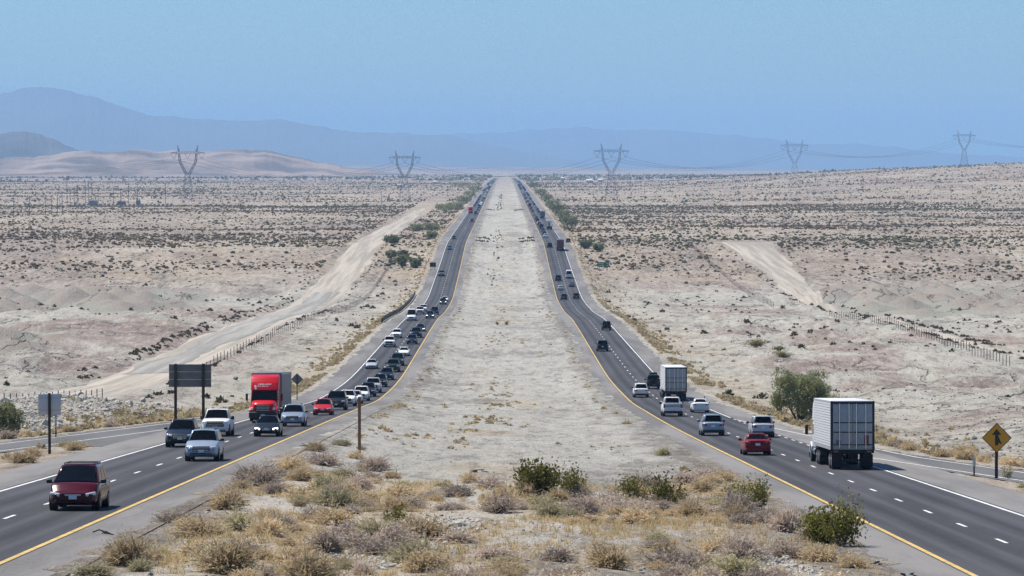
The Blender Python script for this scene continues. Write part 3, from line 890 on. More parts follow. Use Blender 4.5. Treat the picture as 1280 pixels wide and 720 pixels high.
        if kind in ('suv', 'minivan', 'bigsuv', 'hatch'):
            parts.append(('spoiler', MB().rbox((0, S['yr1'] + 0.10, S['H'] - 0.055), (2 * S['wroof'] - 0.12, 0.26, 0.04), 0.015), 'body', None))
        if kind == 'jeep':
            sp = MB(); sp.cyl((0.1, Lh + 0.02, 1.0), (0.1, Lh + 0.26, 1.0), 0.39, n=18)
            parts.append(('spare_wheel', sp, 'tyre', None))
        if lod == 0:
            for x in (-1, 1):
                parts.append(('fog_lamp', MB().cyl((x * (W / 2 - 0.32), -Lh + 0.0, S['clr'] + 0.22), (x * (W / 2 - 0.32), -Lh + 0.12, S['clr'] + 0.22), 0.05, n=10), 'lamp', None))
                for yy in (S['yc'] + 1.25, S['yc'] + 2.25):
                    if yy < S['yg'] - 0.3:
                        parts.append(('door_handle', MB().rbox((x * (W / 2 - 0.012), yy, S['zc'] - 0.14), (0.04, 0.2, 0.035), 0.01), 'body', None))
    if kind == 'pickup':
        # the open bed: dark floor let into the deck, rails and tailgate stand up around it
        bd = MB(); y0, y1 = 1.06, Lh - 0.10
        bd.box((0, (y0 + y1) / 2, S['zd'] + 0.035), (W - 0.32, y1 - y0 - 0.10, 0.03))
        parts.append(('bed_floor', bd, 'plastic', None))
        for x in (-1, 1):
            parts.append(('bed_side', MB().rbox((x * (W / 2 - 0.13), (y0 + y1) / 2, S['zd'] + 0.02), (0.16, y1 - y0 + 0.1, 0.16), 0.03), 'body', None))
        parts.append(('tailgate', MB().rbox((0, Lh - 0.05, S['zd'] - 0.12), (W - 0.42, 0.10, 0.44), 0.03), 'body', None))
    if roofload:
        rk = MB()
        rk.rbox((0, 0.7, S['H'] + 0.10), (1.15, 1.7, 0.06), 0.02)
        parts.append(('roof_rack', rk, 'plastic', None))
        parts.append(('roof_cargo', MB().rbox((0, 0.7, S['H'] + 0.24), (1.05, 1.4, 0.22), 0.06), 'plastic', None))
    return parts

def truck_model(lod, trailer='white', tl=13.6, flat=False, box_only=False):
    """semi truck: tractor with sleeper and box trailer, nose at y = 0 towards -Y"""
    parts = []
    P = lambda name, mb, mat, par=None: (parts.append((name, mb, mat, par)), len(parts) - 1)[1]
    # tractor
    hood = MB()
    secs = []
    for y, w, z0, z1 in ((0.12, 0.78, 0.80, 1.42), (0.20, 0.88, 0.72, 1.55), (0.7, 0.96, 0.70, 1.66), (1.3, 1.04, 0.70, 1.74), (1.95, 1.12, 0.70, 1.82)):
        secs.append([(-w, y, z0), (-w, y, z1 - 0.22), (-w * 0.9, y, z1 - 0.06), (-w * 0.55, y, z1), (w * 0.55, y, z1), (w * 0.9, y, z1 - 0.06), (w, y, z1 - 0.22), (w, y, z0)])
    hood.loft(secs)
    P('hood', hood, 'body')
    P('cab', MB().prism([(1.75, 0.95), (1.75, 1.74), (2.30, 2.58), (4.35, 2.66), (4.35, 0.95)], -1.16, 1.16, 0.08, 3), 'body')
    P('roof_fairing', MB().prism([(2.22, 2.60), (2.62, 3.30), (3.05, 3.80), (3.6, 3.96), (4.38, 3.98), (4.38, 2.60)], -1.19, 1.19, 0.10, 3), 'body')
    q = [Vector((-1.10, 1.77, 1.74)), Vector((1.10, 1.77, 1.74)), Vector((1.06, 2.27, 2.56)), Vector((-1.06, 2.27, 2.56))]
    nrm = Vector((0, -0.84, 0.55)).normalized()
    wm = MB(); vs_ = [p_ + nrm * 0.10 for p_ in q] + [p_ - nrm * 0.05 for p_ in q]
    wm.add(vs_, [(0, 1, 2, 3), (0, 4, 5, 1), (1, 5, 6, 2), (2, 6, 7, 3), (3, 7, 4, 0)])
    P('windshield', wm, 'glass')
    for x in (-1, 1):
        P('side_window', MB().prism([(2.05, 1.80), (2.45, 2.42), (3.1, 2.42), (3.1, 1.80)], x * 1.15, x * 1.172), 'glass')
    gi = P('grille', MB().prism([(0.06, 0.86), (0.09, 1.44), (0.24, 1.44), (0.24, 0.86)], -0.60, 0.60, 0.03), 'plastic')
    if lod == 0:
        for k in range(4): P('grille_bar', MB().box((0, 0.045, 0.95 + 0.13 * k), (1.1, 0.02, 0.025)), 'chrome', gi)
    P('bumper', MB().rbox((0, 0.14, 0.52), (2.40, 0.34, 0.56), 0.08, 3), 'plastic')
    for x in (-1, 1):
        P('headlight', MB().rbox((x * 0.90, 0.30, 1.06), (0.26, 0.26, 0.24), 0.05, 2, Matrix.Rotation(x * R(25), 3, 'Z')), 'lamp')
        P('fender', MB().prism([(0.30, 0.55), (0.30, 0.95), (0.70, 1.24), (1.40, 1.28), (1.95, 1.0), (1.95, 0.72), (1.62, 1.02), (0.75, 1.02), (0.55, 0.55)], x * 0.85, x * 1.20, 0.03), 'body')
        mm = MB().rbox((x * 1.50, 1.80, 2.05), (0.20, 0.12, 0.62), 0.04); mm.cyl((x * 1.14, 1.95, 2.35), (x * 1.46, 1.82, 2.28), 0.02, n=5); mm.cyl((x * 1.14, 1.95, 1.78), (x * 1.46, 1.82, 1.82), 0.02, n=5)
        P('mirror', mm, 'plastic')
        P('fuel_tank', MB().cyl((x * 0.92, 3.0, 0.72), (x * 0.92, 4.5, 0.72), 0.30, n=14), 'chrome')
        P('cab_extender', MB().box((x * 1.19, 4.65, 2.5), (0.04, 0.55, 2.6)), 'body')
    P('front_plate', MB().box((0, -0.04, 0.52), (0.32, 0.02, 0.16)), 'plate')
    P('frame', MB().box((0, 5.0, 0.85), (0.9, 5.6, 0.22)), 'under')
    xs = 1.02; r = 0.50
    wheel_parts(parts, [(-xs, 1.15), (xs, 1.15)], r, 0.30, lod)
    xd = 0.92
    wheel_parts(parts, [(-xd, 6.2), (xd, 6.2), (-xd, 7.5), (xd, 7.5)], r, 0.56, lod)
    ty0 = 5.0; ty1 = ty0 + tl
    body_mat = {'white': 'trailer', 'grey': 'trailergrey', 'brown': 'trailerbrown'}[trailer]
    z0, z1, hw = 1.18, 4.08, 1.30
    if not flat:
        ti = P('trailer_body', MB().rbox((0, (ty0 + ty1) / 2, (z0 + z1) / 2), (2 * hw, tl, z1 - z0), 0.03, 2), 'door' if lod == 0 and trailer == 'white' else body_mat)
        if lod == 0:
            P('roof_panel', MB().rbox((0, (ty0 + ty1) / 2, z1 + 0.012), (2 * hw - 0.04, tl - 0.04, 0.03), 0.01), body_mat, ti)
            for x in (-1, 1):        # horizontal corrugations of the side wall
                for k in range(17):
                    P('side_panel', MB().box((x * (hw + 0.006), (ty0 + ty1) / 2, z0 + 0.25 + k * 0.155), (0.03, tl - 0.3, 0.112)), body_mat, ti)
                P('side_rail', MB().box((x * (hw + 0.012), (ty0 + ty1) / 2, z0 + 0.07), (0.03, tl, 0.14)), 'door', ti)
                P('side_rail', MB().box((x * (hw + 0.012), (ty0 + ty1) / 2, z1 - 0.06), (0.03, tl, 0.10)), 'door', ti)
        # rear frame and the two doors
        for x in (-1, 1):
            P('rear_post', MB().box((x * (hw - 0.05), ty1 + 0.02, (z0 + z1) / 2), (0.12, 0.06, z1 - z0)), 'under' if trailer != 'white' else 'plastic', ti)
            di = P('trailer_door', MB().rbox((x * (hw - 0.11) / 2, ty1 + 0.02, (z0 + z1) / 2 - 0.02), (hw - 0.15, 0.06, z1 - z0 - 0.30), 0.02), 'door' if trailer == 'white' else body_mat, ti)
            if lod == 0:
                P('lock_rod', MB().cyl((x * 0.22, ty1 + 0.08, z0 + 0.08), (x * 0.22, ty1 + 0.08, z1 - 0.14), 0.022, n=6), 'chrome', ti)
                P('lock_rod', MB().cyl((x * 0.78, ty1 + 0.08, z0 + 0.08), (x * 0.78, ty1 + 0.08, z1 - 0.14), 0.022, n=6), 'chrome', ti)
                for zz in (z0 + 0.30, z0 + 1.05, z0 + 1.62):
                    P('hinge_bar', MB().box((x * (hw - 0.11) / 2, ty1 + 0.062, zz), (hw - 0.18, 0.03, 0.06)), 'under', ti)
        P('door_header', MB().box((0, ty1 + 0.025, z1 - 0.09), (2 * hw, 0.08, 0.14)), 'plastic', ti)
    else:
        ti = P('trailer_deck', MB().rbox((0, (ty0 + ty1) / 2, 1.25), (2 * hw, tl, 0.22), 0.03), 'under')
        P('headboard', MB().box((0, ty0 + 0.2, 2.2), (2.4, 0.12, 1.8)), 'chrome', ti)
        P('cargo', MB().rbox((0.2, ty1 - 4.0, 2.2), (0.5, 1.0, 2.0), 0.1), 'under', ti)
    P('underframe', MB().box((0, (ty0 + ty1) / 2 + 1.5, 1.02), (1.1, tl - 3.4, 0.22)), 'under')
    P('rear_bumper', MB().box((0, ty1 - 0.04, 1.08), (2 * hw - 0.04, 0.14, 0.20)), 'under')
    gb = MB().box((0, ty1 - 0.05, 0.56), (2.2, 0.10, 0.11))
    for x in (-0.7, 0.7): gb.box((x, ty1 - 0.05, 0.80), (0.09, 0.08, 0.5))
    P('underride_guard', gb, 'under')
    wheel_parts(parts, [(-xd, ty1 - 2.1), (xd, ty1 - 2.1), (-xd, ty1 - 0.85), (xd, ty1 - 0.85)], r, 0.56, lod)
    for x in (-1, 1):
        P('mud_flap', MB().box((x * 0.92, ty1 - 0.22, 0.55), (0.62, 0.02, 0.75)), 'under')
        P('taillight', MB().box((x * 1.0, ty1 + 0.04, 1.08), (0.30, 0.03, 0.10)), 'tail')
    return parts

MATKEY = {'glass': M_GLASS, 'tyre': M_TYRE, 'rim': M_RIM, 'plastic': M_PLASTIC, 'chrome': M_CHROME, 'lamp': M_LAMP, 'tail': M_TAIL, 'plate': M_PLATE,
          'trailer': M_TRAILER, 'trailergrey': M_TRAILERGREY, 'trailerbrown': PAINT['brown'], 'door': M_DOORMETAL, 'under': M_UNDER, 'body': PAINT['white']}
_cache = {}
def model_meshes(key, maker):
    if key not in _cache:
        _cache[key] = [(n, mb.mesh(n, MATKEY[mk]), mk, par) for n, mb, mk, par in maker()]
    return _cache[key]

def place_vehicle(kind, X, D, side, color, name, label, cat, group, lod, yaw=0.0, lights=False, dz=0.008, **kw):
    key = (kind, lod, tuple(sorted(kw.items())))
    if kind == 'semi': parts = model_meshes(key, lambda: truck_model(lod, **kw))
    else: parts = model_meshes(key, lambda: car_model(kind, lod, **kw))
    slope = float(hprof(D + 1.0) - hprof(D - 1.0)) / 2          # road falls away
    pitch = -math.atan(slope) if side < 0 else math.atan(slope)
    o = empty(name, (X, D, float(road_z(side, D)) + dz), (pitch, 0, R(yaw) + (0 if side < 0 else math.pi)))
    tag(o, label, cat, group)
    made = []
    for n, me, mk, par in parts:
        c = bpy.data.objects.new(n, me)
        link(c, o if par is None else made[par])
        if mk == 'body' or (mk == 'lamp' and lights and n == 'headlight'):
            c.material_slots[0].link = 'OBJECT'
            c.material_slots[0].material = PAINT[color] if mk == 'body' else M_LIT
        made.append(c)
    return o

NM = {'sedan': ('sedan', 'car'), 'hatch': ('hatchback', 'car'), 'suv': ('sport_utility', 'suv'), 'bigsuv': ('sport_utility', 'suv'), 'minivan': ('minivan', 'minivan'),
      'pickup': ('pickup_truck', 'pickup'), 'jeep': ('off_road_car', 'suv'), 'van': ('cargo_van', 'van'), 'semi': ('semi_truck', 'truck')}
LI, LO = 17.05, 20.75
GL, GR = 'vehicles driving towards the camera', 'vehicles driving away on the right carriageway'
def V_at(side, lane, px, kind, color, label, lod, D=None, yaw=0.0, lights=False, **kw):
    X = side * lane
    if D is None: D = FPX * lane / abs(px - XV)
    nm, cat = NM[kind]
    return place_vehicle(kind, X, D, side, color, nm, label, cat, GL if side < 0 else GR, lod, yaw, lights, **kw)

# --- left carriageway, oncoming (nearest first)
V_at(-1, LI, 99, 'minivan', 'maroon', 'dark red minivan with black roof rails, nearest oncoming vehicle', 0)
V_at(-1, LI, 255, 'suv', 'bluegrey', 'pale blue-grey SUV with chrome grille, in front of the white pickup', 0)
V_at(-1, LO, 228, 'suv', 'navy', 'dark navy SUV beside the pale blue SUV, in the outer lane', 0)
V_at(-1, LO, 272, 'pickup', 'white', 'white pickup with big black grille behind the navy SUV', 0)
V_at(-1, LI, 335, 'sedan', 'black', 'black sedan with headlights on, ahead of the red semi truck', 0, lights=True)
red = V_at(-1, LO, 328, 'semi', 'truckred', 'bright red semi truck with tall roof fairing and grey trailer', 0, trailer='grey', tl=14.6)
V_at(-1, LI, 367, 'suv', 'steel', 'silver-grey SUV with bright front trim beside the red semi truck', 0)
V_at(-1, LI, 404, 'hatch', 'red', 'bright red hatchback in the inner lane behind the silver-grey SUV', 0)
V_at(-1, LI, 421, 'bigsuv', 'black', 'tall black SUV right behind the bright red hatchback', 0)
V_at(-1, LI, 434, 'suv', 'white', 'white SUV right behind the tall black SUV', 1)
V_at(-1, LI, 443, 'hatch', 'white', 'white hatchback, second of three white cars nose to tail', 1)
V_at(-1, LI, 451.5, 'suv', 'white', 'white SUV, last of three white cars nose to tail', 1)
V_at(-1, LI, 460, 'suv', 'navy', 'dark blue SUV behind the three white cars', 1)
V_at(-1, LI, 466.5, 'pickup', 'silver', 'silver pickup in the dense inner lane queue', 1)
V_at(-1, LI, 475, 'suv', 'black', 'black SUV behind the silver pickup in the queue', 1)
V_at(-1, LI, 483.5, 'suv', 'navy', 'dark navy SUV, two behind the silver pickup in the queue', 1)
V_at(-1, LI, 491.5, 'pickup', 'darkgreen', 'dark green pickup three behind the silver pickup', 1)
V_at(-1, LI, 497, 'bigsuv', 'black', 'large black SUV behind the dark green pickup', 1)
V_at(-1, LO, 464.5, 'sedan', 'silver', 'lone silver sedan in the outer lane beside the queue', 1)
V_at(-1, LI, 505, 'sedan', 'white', 'white sedan alone in the inner lane behind the dark queue', 1)
V_at(-1, LI, 515, 'suv', 'navy', 'dark blue SUV following the lone white sedan', 1)
V_at(-1, LI, 520.5, 'pickup', 'black', 'black pickup second behind the lone white sedan', 1)
V_at(-1, LO, 487, 'pickup', 'white', 'white pickup with black grille in the outer lane', 1)
V_at(-1, LO, 496, 'suv', 'white', 'white SUV behind the white pickup in the outer lane', 1)
V_at(-1, LI, 525.7, 'sedan', 'black', 'black sedan with lit headlights ahead of the guardrail end', 1, lights=True)
V_at(-1, LI, 537.5, 'suv', 'navy', 'dark navy SUV beside the white cargo van', 1, lights=True)
V_at(-1, LO, 514.5, 'van', 'white', 'tall white cargo van beside the guardrail', 1)
V_at(-1, LO, 525, 'pickup', 'white', 'white pickup right behind the tall white cargo van', 1)
V_at(-1, LO, 529, 'bigsuv', 'white', 'white SUV two behind the tall white cargo van', 1)
V_at(-1, LI, 543.5, 'jeep', 'black', 'boxy black off-roader behind the navy SUV', 1)
V_at(-1, LI, 554, 'suv', 'black', 'black SUV leading a white car past the guardrail end', 1, lights=True)
V_at(-1, LI, 556.2, 'sedan', 'white', 'white sedan half hidden behind a black SUV', 1)
V_at(-1, LO, 551.8, 'bigsuv', 'grey', 'grey truck-like SUV next to the dark roadside sign back', 1, D=1205)
V_at(-1, LO, 562, 'sedan', 'blue', 'small dark blue sedan far up the left carriageway', 2)
V_at(-1, LO, 567.5, 'sedan', 'black', 'small black sedan behind the dark blue one', 2)
V_at(-1, LI, 590, 'suv', 'black', 'small black SUV alone in the inner lane, far up the road', 2)
V_at(-1, LO, 588, 'semi', 'red', 'tiny red semi truck far up the left carriageway', 1, trailer='white', tl=13.0)
# --- right carriageway, seen from behind (nearest first)
near_trailer = V_at(1, LO, 1066, 'semi', 'white', 'white box semi trailer with ribbed sides and steel doors, nearest on right', 0, D=219 + 17.0, trailer='white', tl=12.0)
V_at(1, LI, 945, 'sedan', 'crimson', 'deep red sedan seen from behind in the inner lane', 0)
V_at(1, LO, 952, 'suv', 'silver', 'silver SUV seen from behind ahead of the deep red sedan', 0)
V_at(1, LI, 890, 'suv', 'bluegrey', 'blue-grey SUV seen from behind in the inner lane', 0)
V_at(1, LO, 875, 'sedan', 'white', 'white sedan seen from behind, between white pickup and blue-grey SUV', 0)
V_at(1, LI, 840, 'pickup', 'white', 'white pickup seen from behind beside the far box trailer', 0)
V_at(1, LO, 846, 'semi', 'white', 'white box trailer with blue-grey doors, farther of the two near ones', 0, D=445 + 19.0, trailer='white', tl=14.0)
V_at(1, LI, 801, 'suv', 'white', 'white SUV at the inner edge line left of the box trailer', 0)
V_at(1, LO - 0.8, 811, 'jeep', 'darkgreen', 'dark off-roader with loaded roof rack left of the box trailer', 0, D=495, roofload=True)
V_at(1, LI, 753, 'bigsuv', 'black', 'black SUV alone in the inner lane mid-distance', 1)
V_at(1, LO, 758, 'jeep', 'black', 'lifted black off-roader in the outer lane mid-distance', 1)
V_at(1, LI, 700, 'suv', 'black', 'black SUV at the foot of a close file of three', 1, D=1062)
V_at(1, LI, 698, 'hatch', 'silver', 'silver hatchback in the middle of a close file of three', 1, D=1124)
V_at(1, LI, 698, 'bigsuv', 'navy', 'dark blue SUV heading a close file of three', 1, D=1176)
V_at(1, LO, 717, 'suv', 'black', 'black SUV in the outer lane, nearest of the far group', 1, D=1070)
V_at(1, LO, 713, 'sedan', 'grey', 'dark grey sedan between a black SUV and a white van', 1, D=1142)
V_at(1, LO, 711, 'van', 'white', 'white van in the outer lane of the far right carriageway', 1, D=1192)
V_at(1, LI, 687, 'bigsuv', 'black', 'black SUV beside the dark red box trailer', 2)
V_at(1, LO, 700.7, 'semi', 'brown', 'dark red box trailer far up the right carriageway', 1, D=1372 + 18, trailer='brown', tl=13.0)
V_at(1, 25.0, 709, 'suv', 'black', 'black SUV stopped on the right shoulder by roadside bushes', 1, D=1450)
V_at(1, LO, 686.7, 'semi', 'white', 'flatbed truck with an upright load far up the right carriageway', 1, D=1720, trailer='white', tl=11.0, flat=True)
V_at(1, LO, 678, 'semi', 'black', 'grey box truck far up the right carriageway', 1, D=2035, trailer='grey', tl=12.0)
# --- the far queues: too small to tell apart
fr = random.Random(5)
kinds = ['suv', 'sedan', 'pickup', 'bigsuv', 'hatch', 'suv', 'van']
cols = ['white', 'black', 'silver', 'navy', 'grey', 'white', 'black', 'steel', 'crimson', 'blue']
def queue(side, lane, ds, label, group):
    for d in ds:
        k = fr.choice(kinds); c = fr.choice(cols)
        word = {'steel': 'grey', 'navy': 'dark blue', 'crimson': 'red'}.get(c, c)
        place_vehicle(k, side * lane, d, side, c, 'distant_car', label % word, 'car', group, 2)
def spread(a, b, n):
    return [a + (b - a) * ((i + 0.3 + 0.4 * fr.random()) / n) for i in range(n)]
queue(1, LI, spread(1500, 2000, 9), 'small %s car in the close file beside the far flatbed truck', 'cars filed beside the far flatbed truck')
queue(-1, LI, spread(2120, 5600, 26), 'speck-sized %s car in the inner lane of the far left carriageway', 'far cars, left carriageway, inner lane')
queue(-1, LO, spread(2450, 5600, 22), 'speck-sized %s car in the outer lane of the far left carriageway', 'far cars, left carriageway, outer lane')
queue(1, LI, spread(2080, 5600, 30), 'speck-sized %s car in the inner lane of the far right carriageway', 'far cars, right carriageway, inner lane')
queue(1, LO, spread(2160, 5600, 28), 'speck-sized %s car in the outer lane of the far right carriageway', 'far cars, right carriageway, outer lane')

# --- markings on the red truck: two lines of small white lettering, too blurred to read, and a round badge
dm = MB()
fz = lambda z: 2.22 + (z - 2.60) * (0.40 / 0.70) if z < 3.30 else 2.62 + (z - 3.30) * (0.43 / 0.50)
def stroke(x, z, w, h):
    y0, y1 = fz(z) - 0.015, fz(z + h) - 0.015
    dm.add([(x, y0, z), (x + w, y0, z), (x + w, y1, z + h), (x, y1, z + h)], [(0, 1, 2, 3)])
lr = random.Random(3)
for z, x0, x1, h in ((3.10, -0.58, 0.52, 0.10), (2.94, -0.62, 0.30, 0.085)):
    x = x0
    while x < x1:
        w = lr.uniform(0.025, 0.05); stroke(x, z, w, h)
        if lr.random() < 0.6: stroke(x + w, z + lr.choice((0, h * 0.4, h * 0.7)), 0.04, h * 0.3)
        x += lr.uniform(0.075, 0.11)
for k in range(10):
    a = 2 * math.pi * k / 10
    stroke(-0.80 + 0.07 * math.cos(a) - 0.03, 2.96 + 0.07 * math.sin(a), 0.06, 0.05)
stroke(-0.83, 2.93, 0.1, 0.08); stroke(-0.82, 2.74, 0.12, 0.12)
dm.build('lettering', M_DECAL, red)

# --- faded placard and a dark stain of stickers on the near trailer's doors
M_PLACARD = simple('faded_red_placard', (0.20, 0.06, 0.06), rough=0.7, var=0.5, scale=9)
MB().box((-0.82, 17.0 + 0.075, 1.78), (0.26, 0.012, 0.55)).build('placard', M_PLACARD, near_trailer)
MB().box((0.86, 17.0 + 0.075, 1.62), (0.30, 0.012, 0.28)).build('sticker', M_TRAILERGREY, near_trailer)
# ------------------------------------------------------------------ vegetation
M_DRY = simple('dry_tan_twigs', (0.60, 0.475, 0.30), rough=0.9, spec=0.1, var=0.3, scale=4, obj=True, trans=0.35)
M_DRYGREY = simple('dry_grey_twigs', (0.52, 0.43, 0.35), rough=0.9, spec=0.1, var=0.3, scale=4, obj=True, trans=0.3)
M_SAGE = simple('pale_sage_leaves', (0.50, 0.445, 0.28), rough=0.9, spec=0.1, var=0.3, scale=4, obj=True, trans=0.35)
M_GREEN = simple('creosote_leaves', (0.175, 0.165, 0.04), rough=0.7, spec=0.15, var=0.4, scale=5, obj=True, trans=0.3)
M_TREE = simple('mesquite_leaves', (0.27, 0.28, 0.145), rough=0.8, spec=0.1, var=0.4, scale=1.5, obj=True, trans=0.35)
M_BARK = simple('grey_bark', (0.10, 0.085, 0.07), rough=0.9, var=0.3, scale=6)
M_SCRUB = simple('desert_scrub', (0.15, 0.115, 0.07), rough=0.95, spec=0.05, var=0.5, scale=0.15, trans=0.15)
M_SCRUBGREEN = simple('desert_scrub_green', (0.125, 0.115, 0.062), rough=0.95, spec=0.05, var=0.5, scale=0.15, trans=0.15)
M_TANSCRUB = simple('roadside_dry_weeds', (0.50, 0.405, 0.245), rough=0.95, spec=0.05, var=0.4, scale=0.35, trans=0.35, sharp=0.2)
M_STONE = simple('grey_stone', (0.46, 0.43, 0.375), rough=0.95, spec=0.1, var=0.4, scale=1.1)
M_DARKSTONE = simple('dark_stone', (0.22, 0.20, 0.18), rough=0.95, spec=0.1, var=0.45, scale=1.1)

def tuft(seed, n=420, r=0.6, h=0.62, w=0.014, spread=1.0, leaf=0.0):
    """rounded dry bush: many thin twigs from a small base, bending outwards"""
    g = np.random.default_rng(seed)
    V, F = [], []
    lob = g.uniform(0.75, 1.2, 5)
    for k in range(n):
        az = g.uniform(0, 2 * np.pi)
        el = np.arcsin(g.uniform(0.05, 1.0))
        lb = lob[int(az / (2 * np.pi) * 5) % 5]
        ln = (0.65 + 0.35 * g.random()) * lb
        d = np.array([np.cos(az) * np.cos(el) * r, np.sin(az) * np.cos(el) * r, np.sin(el) * h]) * ln * spread
        b = np.array([g.normal(0, 0.10 * r), g.normal(0, 0.10 * r), 0.0])
        m_ = b + d * 0.55 + np.array([0, 0, 0.10 * h]) + g.normal(0, 0.04, 3)
        t = b + d + g.normal(0, 0.05, 3)
        s = np.cross(d, g.normal(0, 1, 3)); s = s / (np.linalg.norm(s) + 1e-9) * w * g.uniform(0.8, 2.0)
        i = len(V)
        V += [b - s * 0.5, b + s * 0.5, m_ + s, m_ - s, t]
        F += [(i, i + 1, i + 2), (i, i + 2, i + 3), (i + 3, i + 2, i + 4)]
        for q in range(2):                           # side twigs and seed heads near the tip
            e = t * (0.6 + 0.4 * g.random()) + m_ * 0.2 + g.normal(0, 0.05, 3); u = g.normal(0, 1, 3); u /= np.linalg.norm(u)
            v = np.cross(u, g.normal(0, 1, 3)); v /= np.linalg.norm(v) + 1e-9
            i = len(V); a = 0.030 + leaf
            V += [e - u * a, e + u * a, e + v * a * 0.8]; F += [(i, i + 1, i + 2)]
    V = np.array(V); V[:, 2] = np.maximum(V[:, 2], -0.02)
    return V, np.array(F)

def leafy(seed, stems=16, r=1.0, h=1.3, nleaf=70, ls=0.05, droop=0.0):
    """creosote-like shrub: leaning stems carrying clumps of small leaves; returns stem and leaf arrays"""
    g = np.random.default_rng(seed)
    SV, SF, LV, LF = [], [], [], []
    for k in range(stems):
        az = g.uniform(0, 2 * np.pi); el = g.uniform(0.55, 1.45)
        ln = g.uniform(0.7, 1.05)
        tip = np.array([np.cos(az) * np.cos(el) * r, np.sin(az) * np.cos(el) * r, np.sin(el) * h]) * ln
        b = g.normal(0, 0.07, 3) * np.array([1, 1, 0])
        mid_ = b + (tip - b) * 0.5 + g.normal(0, 0.07, 3)
        for a, c, w0, w1 in ((b, mid_, 0.02, 0.014), (mid_, tip, 0.014, 0.006)):
            d = c - a; s = np.cross(d, [0.3, 0.9, 0.2]); s /= np.linalg.norm(s) + 1e-9; s2 = np.cross(d, s); s2 /= np.linalg.norm(s2) + 1e-9
            i = len(SV); SV += [a + s * w0, a - s * w0 * 0.5 + s2 * w0, a - s * w0 * 0.5 - s2 * w0, c + s * w1, c - s * w1 * 0.5 + s2 * w1, c - s * w1 * 0.5 - s2 * w1]
            SF += [(i, i + 1, i + 4, i + 3), (i + 1, i + 2, i + 5, i + 4), (i + 2, i, i + 3, i + 5)]
        for q in range(nleaf):
            f = g.uniform(0.35, 1.05)
            c = b + (tip - b) * f + g.normal(0, 0.085 + 0.05 * f, 3) * r
            c[2] = max(c[2], 0.03)
            u = g.normal(0, 1, 3); u /= np.linalg.norm(u); v = np.cross(u, g.normal(0, 1, 3)); v /= np.linalg.norm(v) + 1e-9
            s = ls * g.uniform(0.6, 1.4); i = len(LV)
            LV += [c - u * s, c + v * s * 0.6, c + u * s, c - v * s * 0.6]; LF += [(i, i + 1, i + 2, i + 3)]
    return np.array(SV), np.array(SF), np.array(LV), np.array(LF)

TUFTS = [np_mesh('dry_shrub', *tuft(100 + k, n=[430, 360, 520, 400, 300][k], h=[0.62, 0.5, 0.72, 0.55, 0.42][k], leaf=[0, .01, 0, .012, 0][k])) for k in range(5)]
def slot(o, mat):
    if len(o.data.materials) == 0: o.data.materials.append(mat)
    o.material_slots[0].link = 'OBJECT'; o.material_slots[0].material = mat
for t_ in TUFTS: t_.materials.append(M_DRY)

# blobs for the joined scrub far away
def blob_arrays(lod, n=6, seed=0):
    out = []
    g = np.random.default_rng(seed)
    for k in range(n):
        if lod == 0:
            # spiky clump of 26 triangles
            V, F = [], []
            for q in range(26):
                az = g.uniform(0, 2 * np.pi); el = np.arcsin(g.uniform(0.05, 1))
                d = np.array([np.cos(az) * np.cos(el), np.sin(az) * np.cos(el), np.sin(el)]) * g.uniform(0.75, 1.1)
                s = np.cross(d, g.normal(0, 1, 3)); s /= np.linalg.norm(s) + 1e-9
                i = len(V); V += [d * 0.2 + s * 0.05, d * 0.65 - s * 0.20, d * 0.7 + s * 0.20, d]
                F += [(i, i + 1, i + 2), (i + 1, i + 3, i + 2)]
            out.append((np.array(V), np.array(F)))
        else:
            m = 6 if lod == 1 else 4
            V = [(0, 0, g.uniform(0.8, 1.1))]
            for z, r in (((0.55, 0.85), (-0.05, 0.9)) if lod == 1 else ((0.0, 1.0),)):
                for i in range(m):
                    a = 2 * np.pi * (i + g.uniform(-0.3, 0.3)) / m
                    V.append((r * np.cos(a) * g.uniform(0.7, 1.15), r * np.sin(a) * g.uniform(0.7, 1.15), z + g.uniform(-0.05, 0.15) * (z > 0)))
            F = [(0, 1 + i, 1 + (i + 1) % m) for i in range(m)]
            if lod == 1:
                for i in range(m):
                    a, b2, c, d = 1 + i, 1 + (i + 1) % m, 1 + m + (i + 1) % m, 1 + m + i
                    F += [(a, d, c), (a, c, b2)]
            out.append((np.array(V), np.array(F)))
    return out
BL = [blob_arrays(l, 6, 5 + l) for l in range(3)]
def scatter(name, X, D, S, H, mat, label, lod, cat='scrub'):
    """joins many small plants into one object"""
    Z = ground_z(X, D) - 0.03
    VV, FF = [], []; base = 0
    ang = rng.uniform(0, 2 * np.pi, len(X)); vi = rng.integers(0, 6, len(X))
    for l in range(3):
        for k in range(6):
            sel = np.nonzero((lod == l) & (vi == k))[0]
            if len(sel) == 0: continue
            v, f = BL[l][k]
            c, s = np.cos(ang[sel])[:, None], np.sin(ang[sel])[:, None]
            x = X[sel][:, None] + (v[:, 0] * c - v[:, 1] * s) * S[sel][:, None]
            y = D[sel][:, None] + (v[:, 0] * s + v[:, 1] * c) * S[sel][:, None]
            z = Z[sel][:, None] + v[:, 2] * H[sel][:, None]
            P_ = np.stack([x, y, z], -1).reshape(-1, 3)
            F_ = (f[None] + (np.arange(len(sel)) * len(v))[:, None, None]).reshape(-1, 3) + base
            base += len(P_); VV.append(P_); FF.append(F_)
    o = link(bpy.data.objects.new(name, np_mesh(name, np.concatenate(VV), np.concatenate(FF), mat)))
    return tag(o, label, cat, kind='stuff')

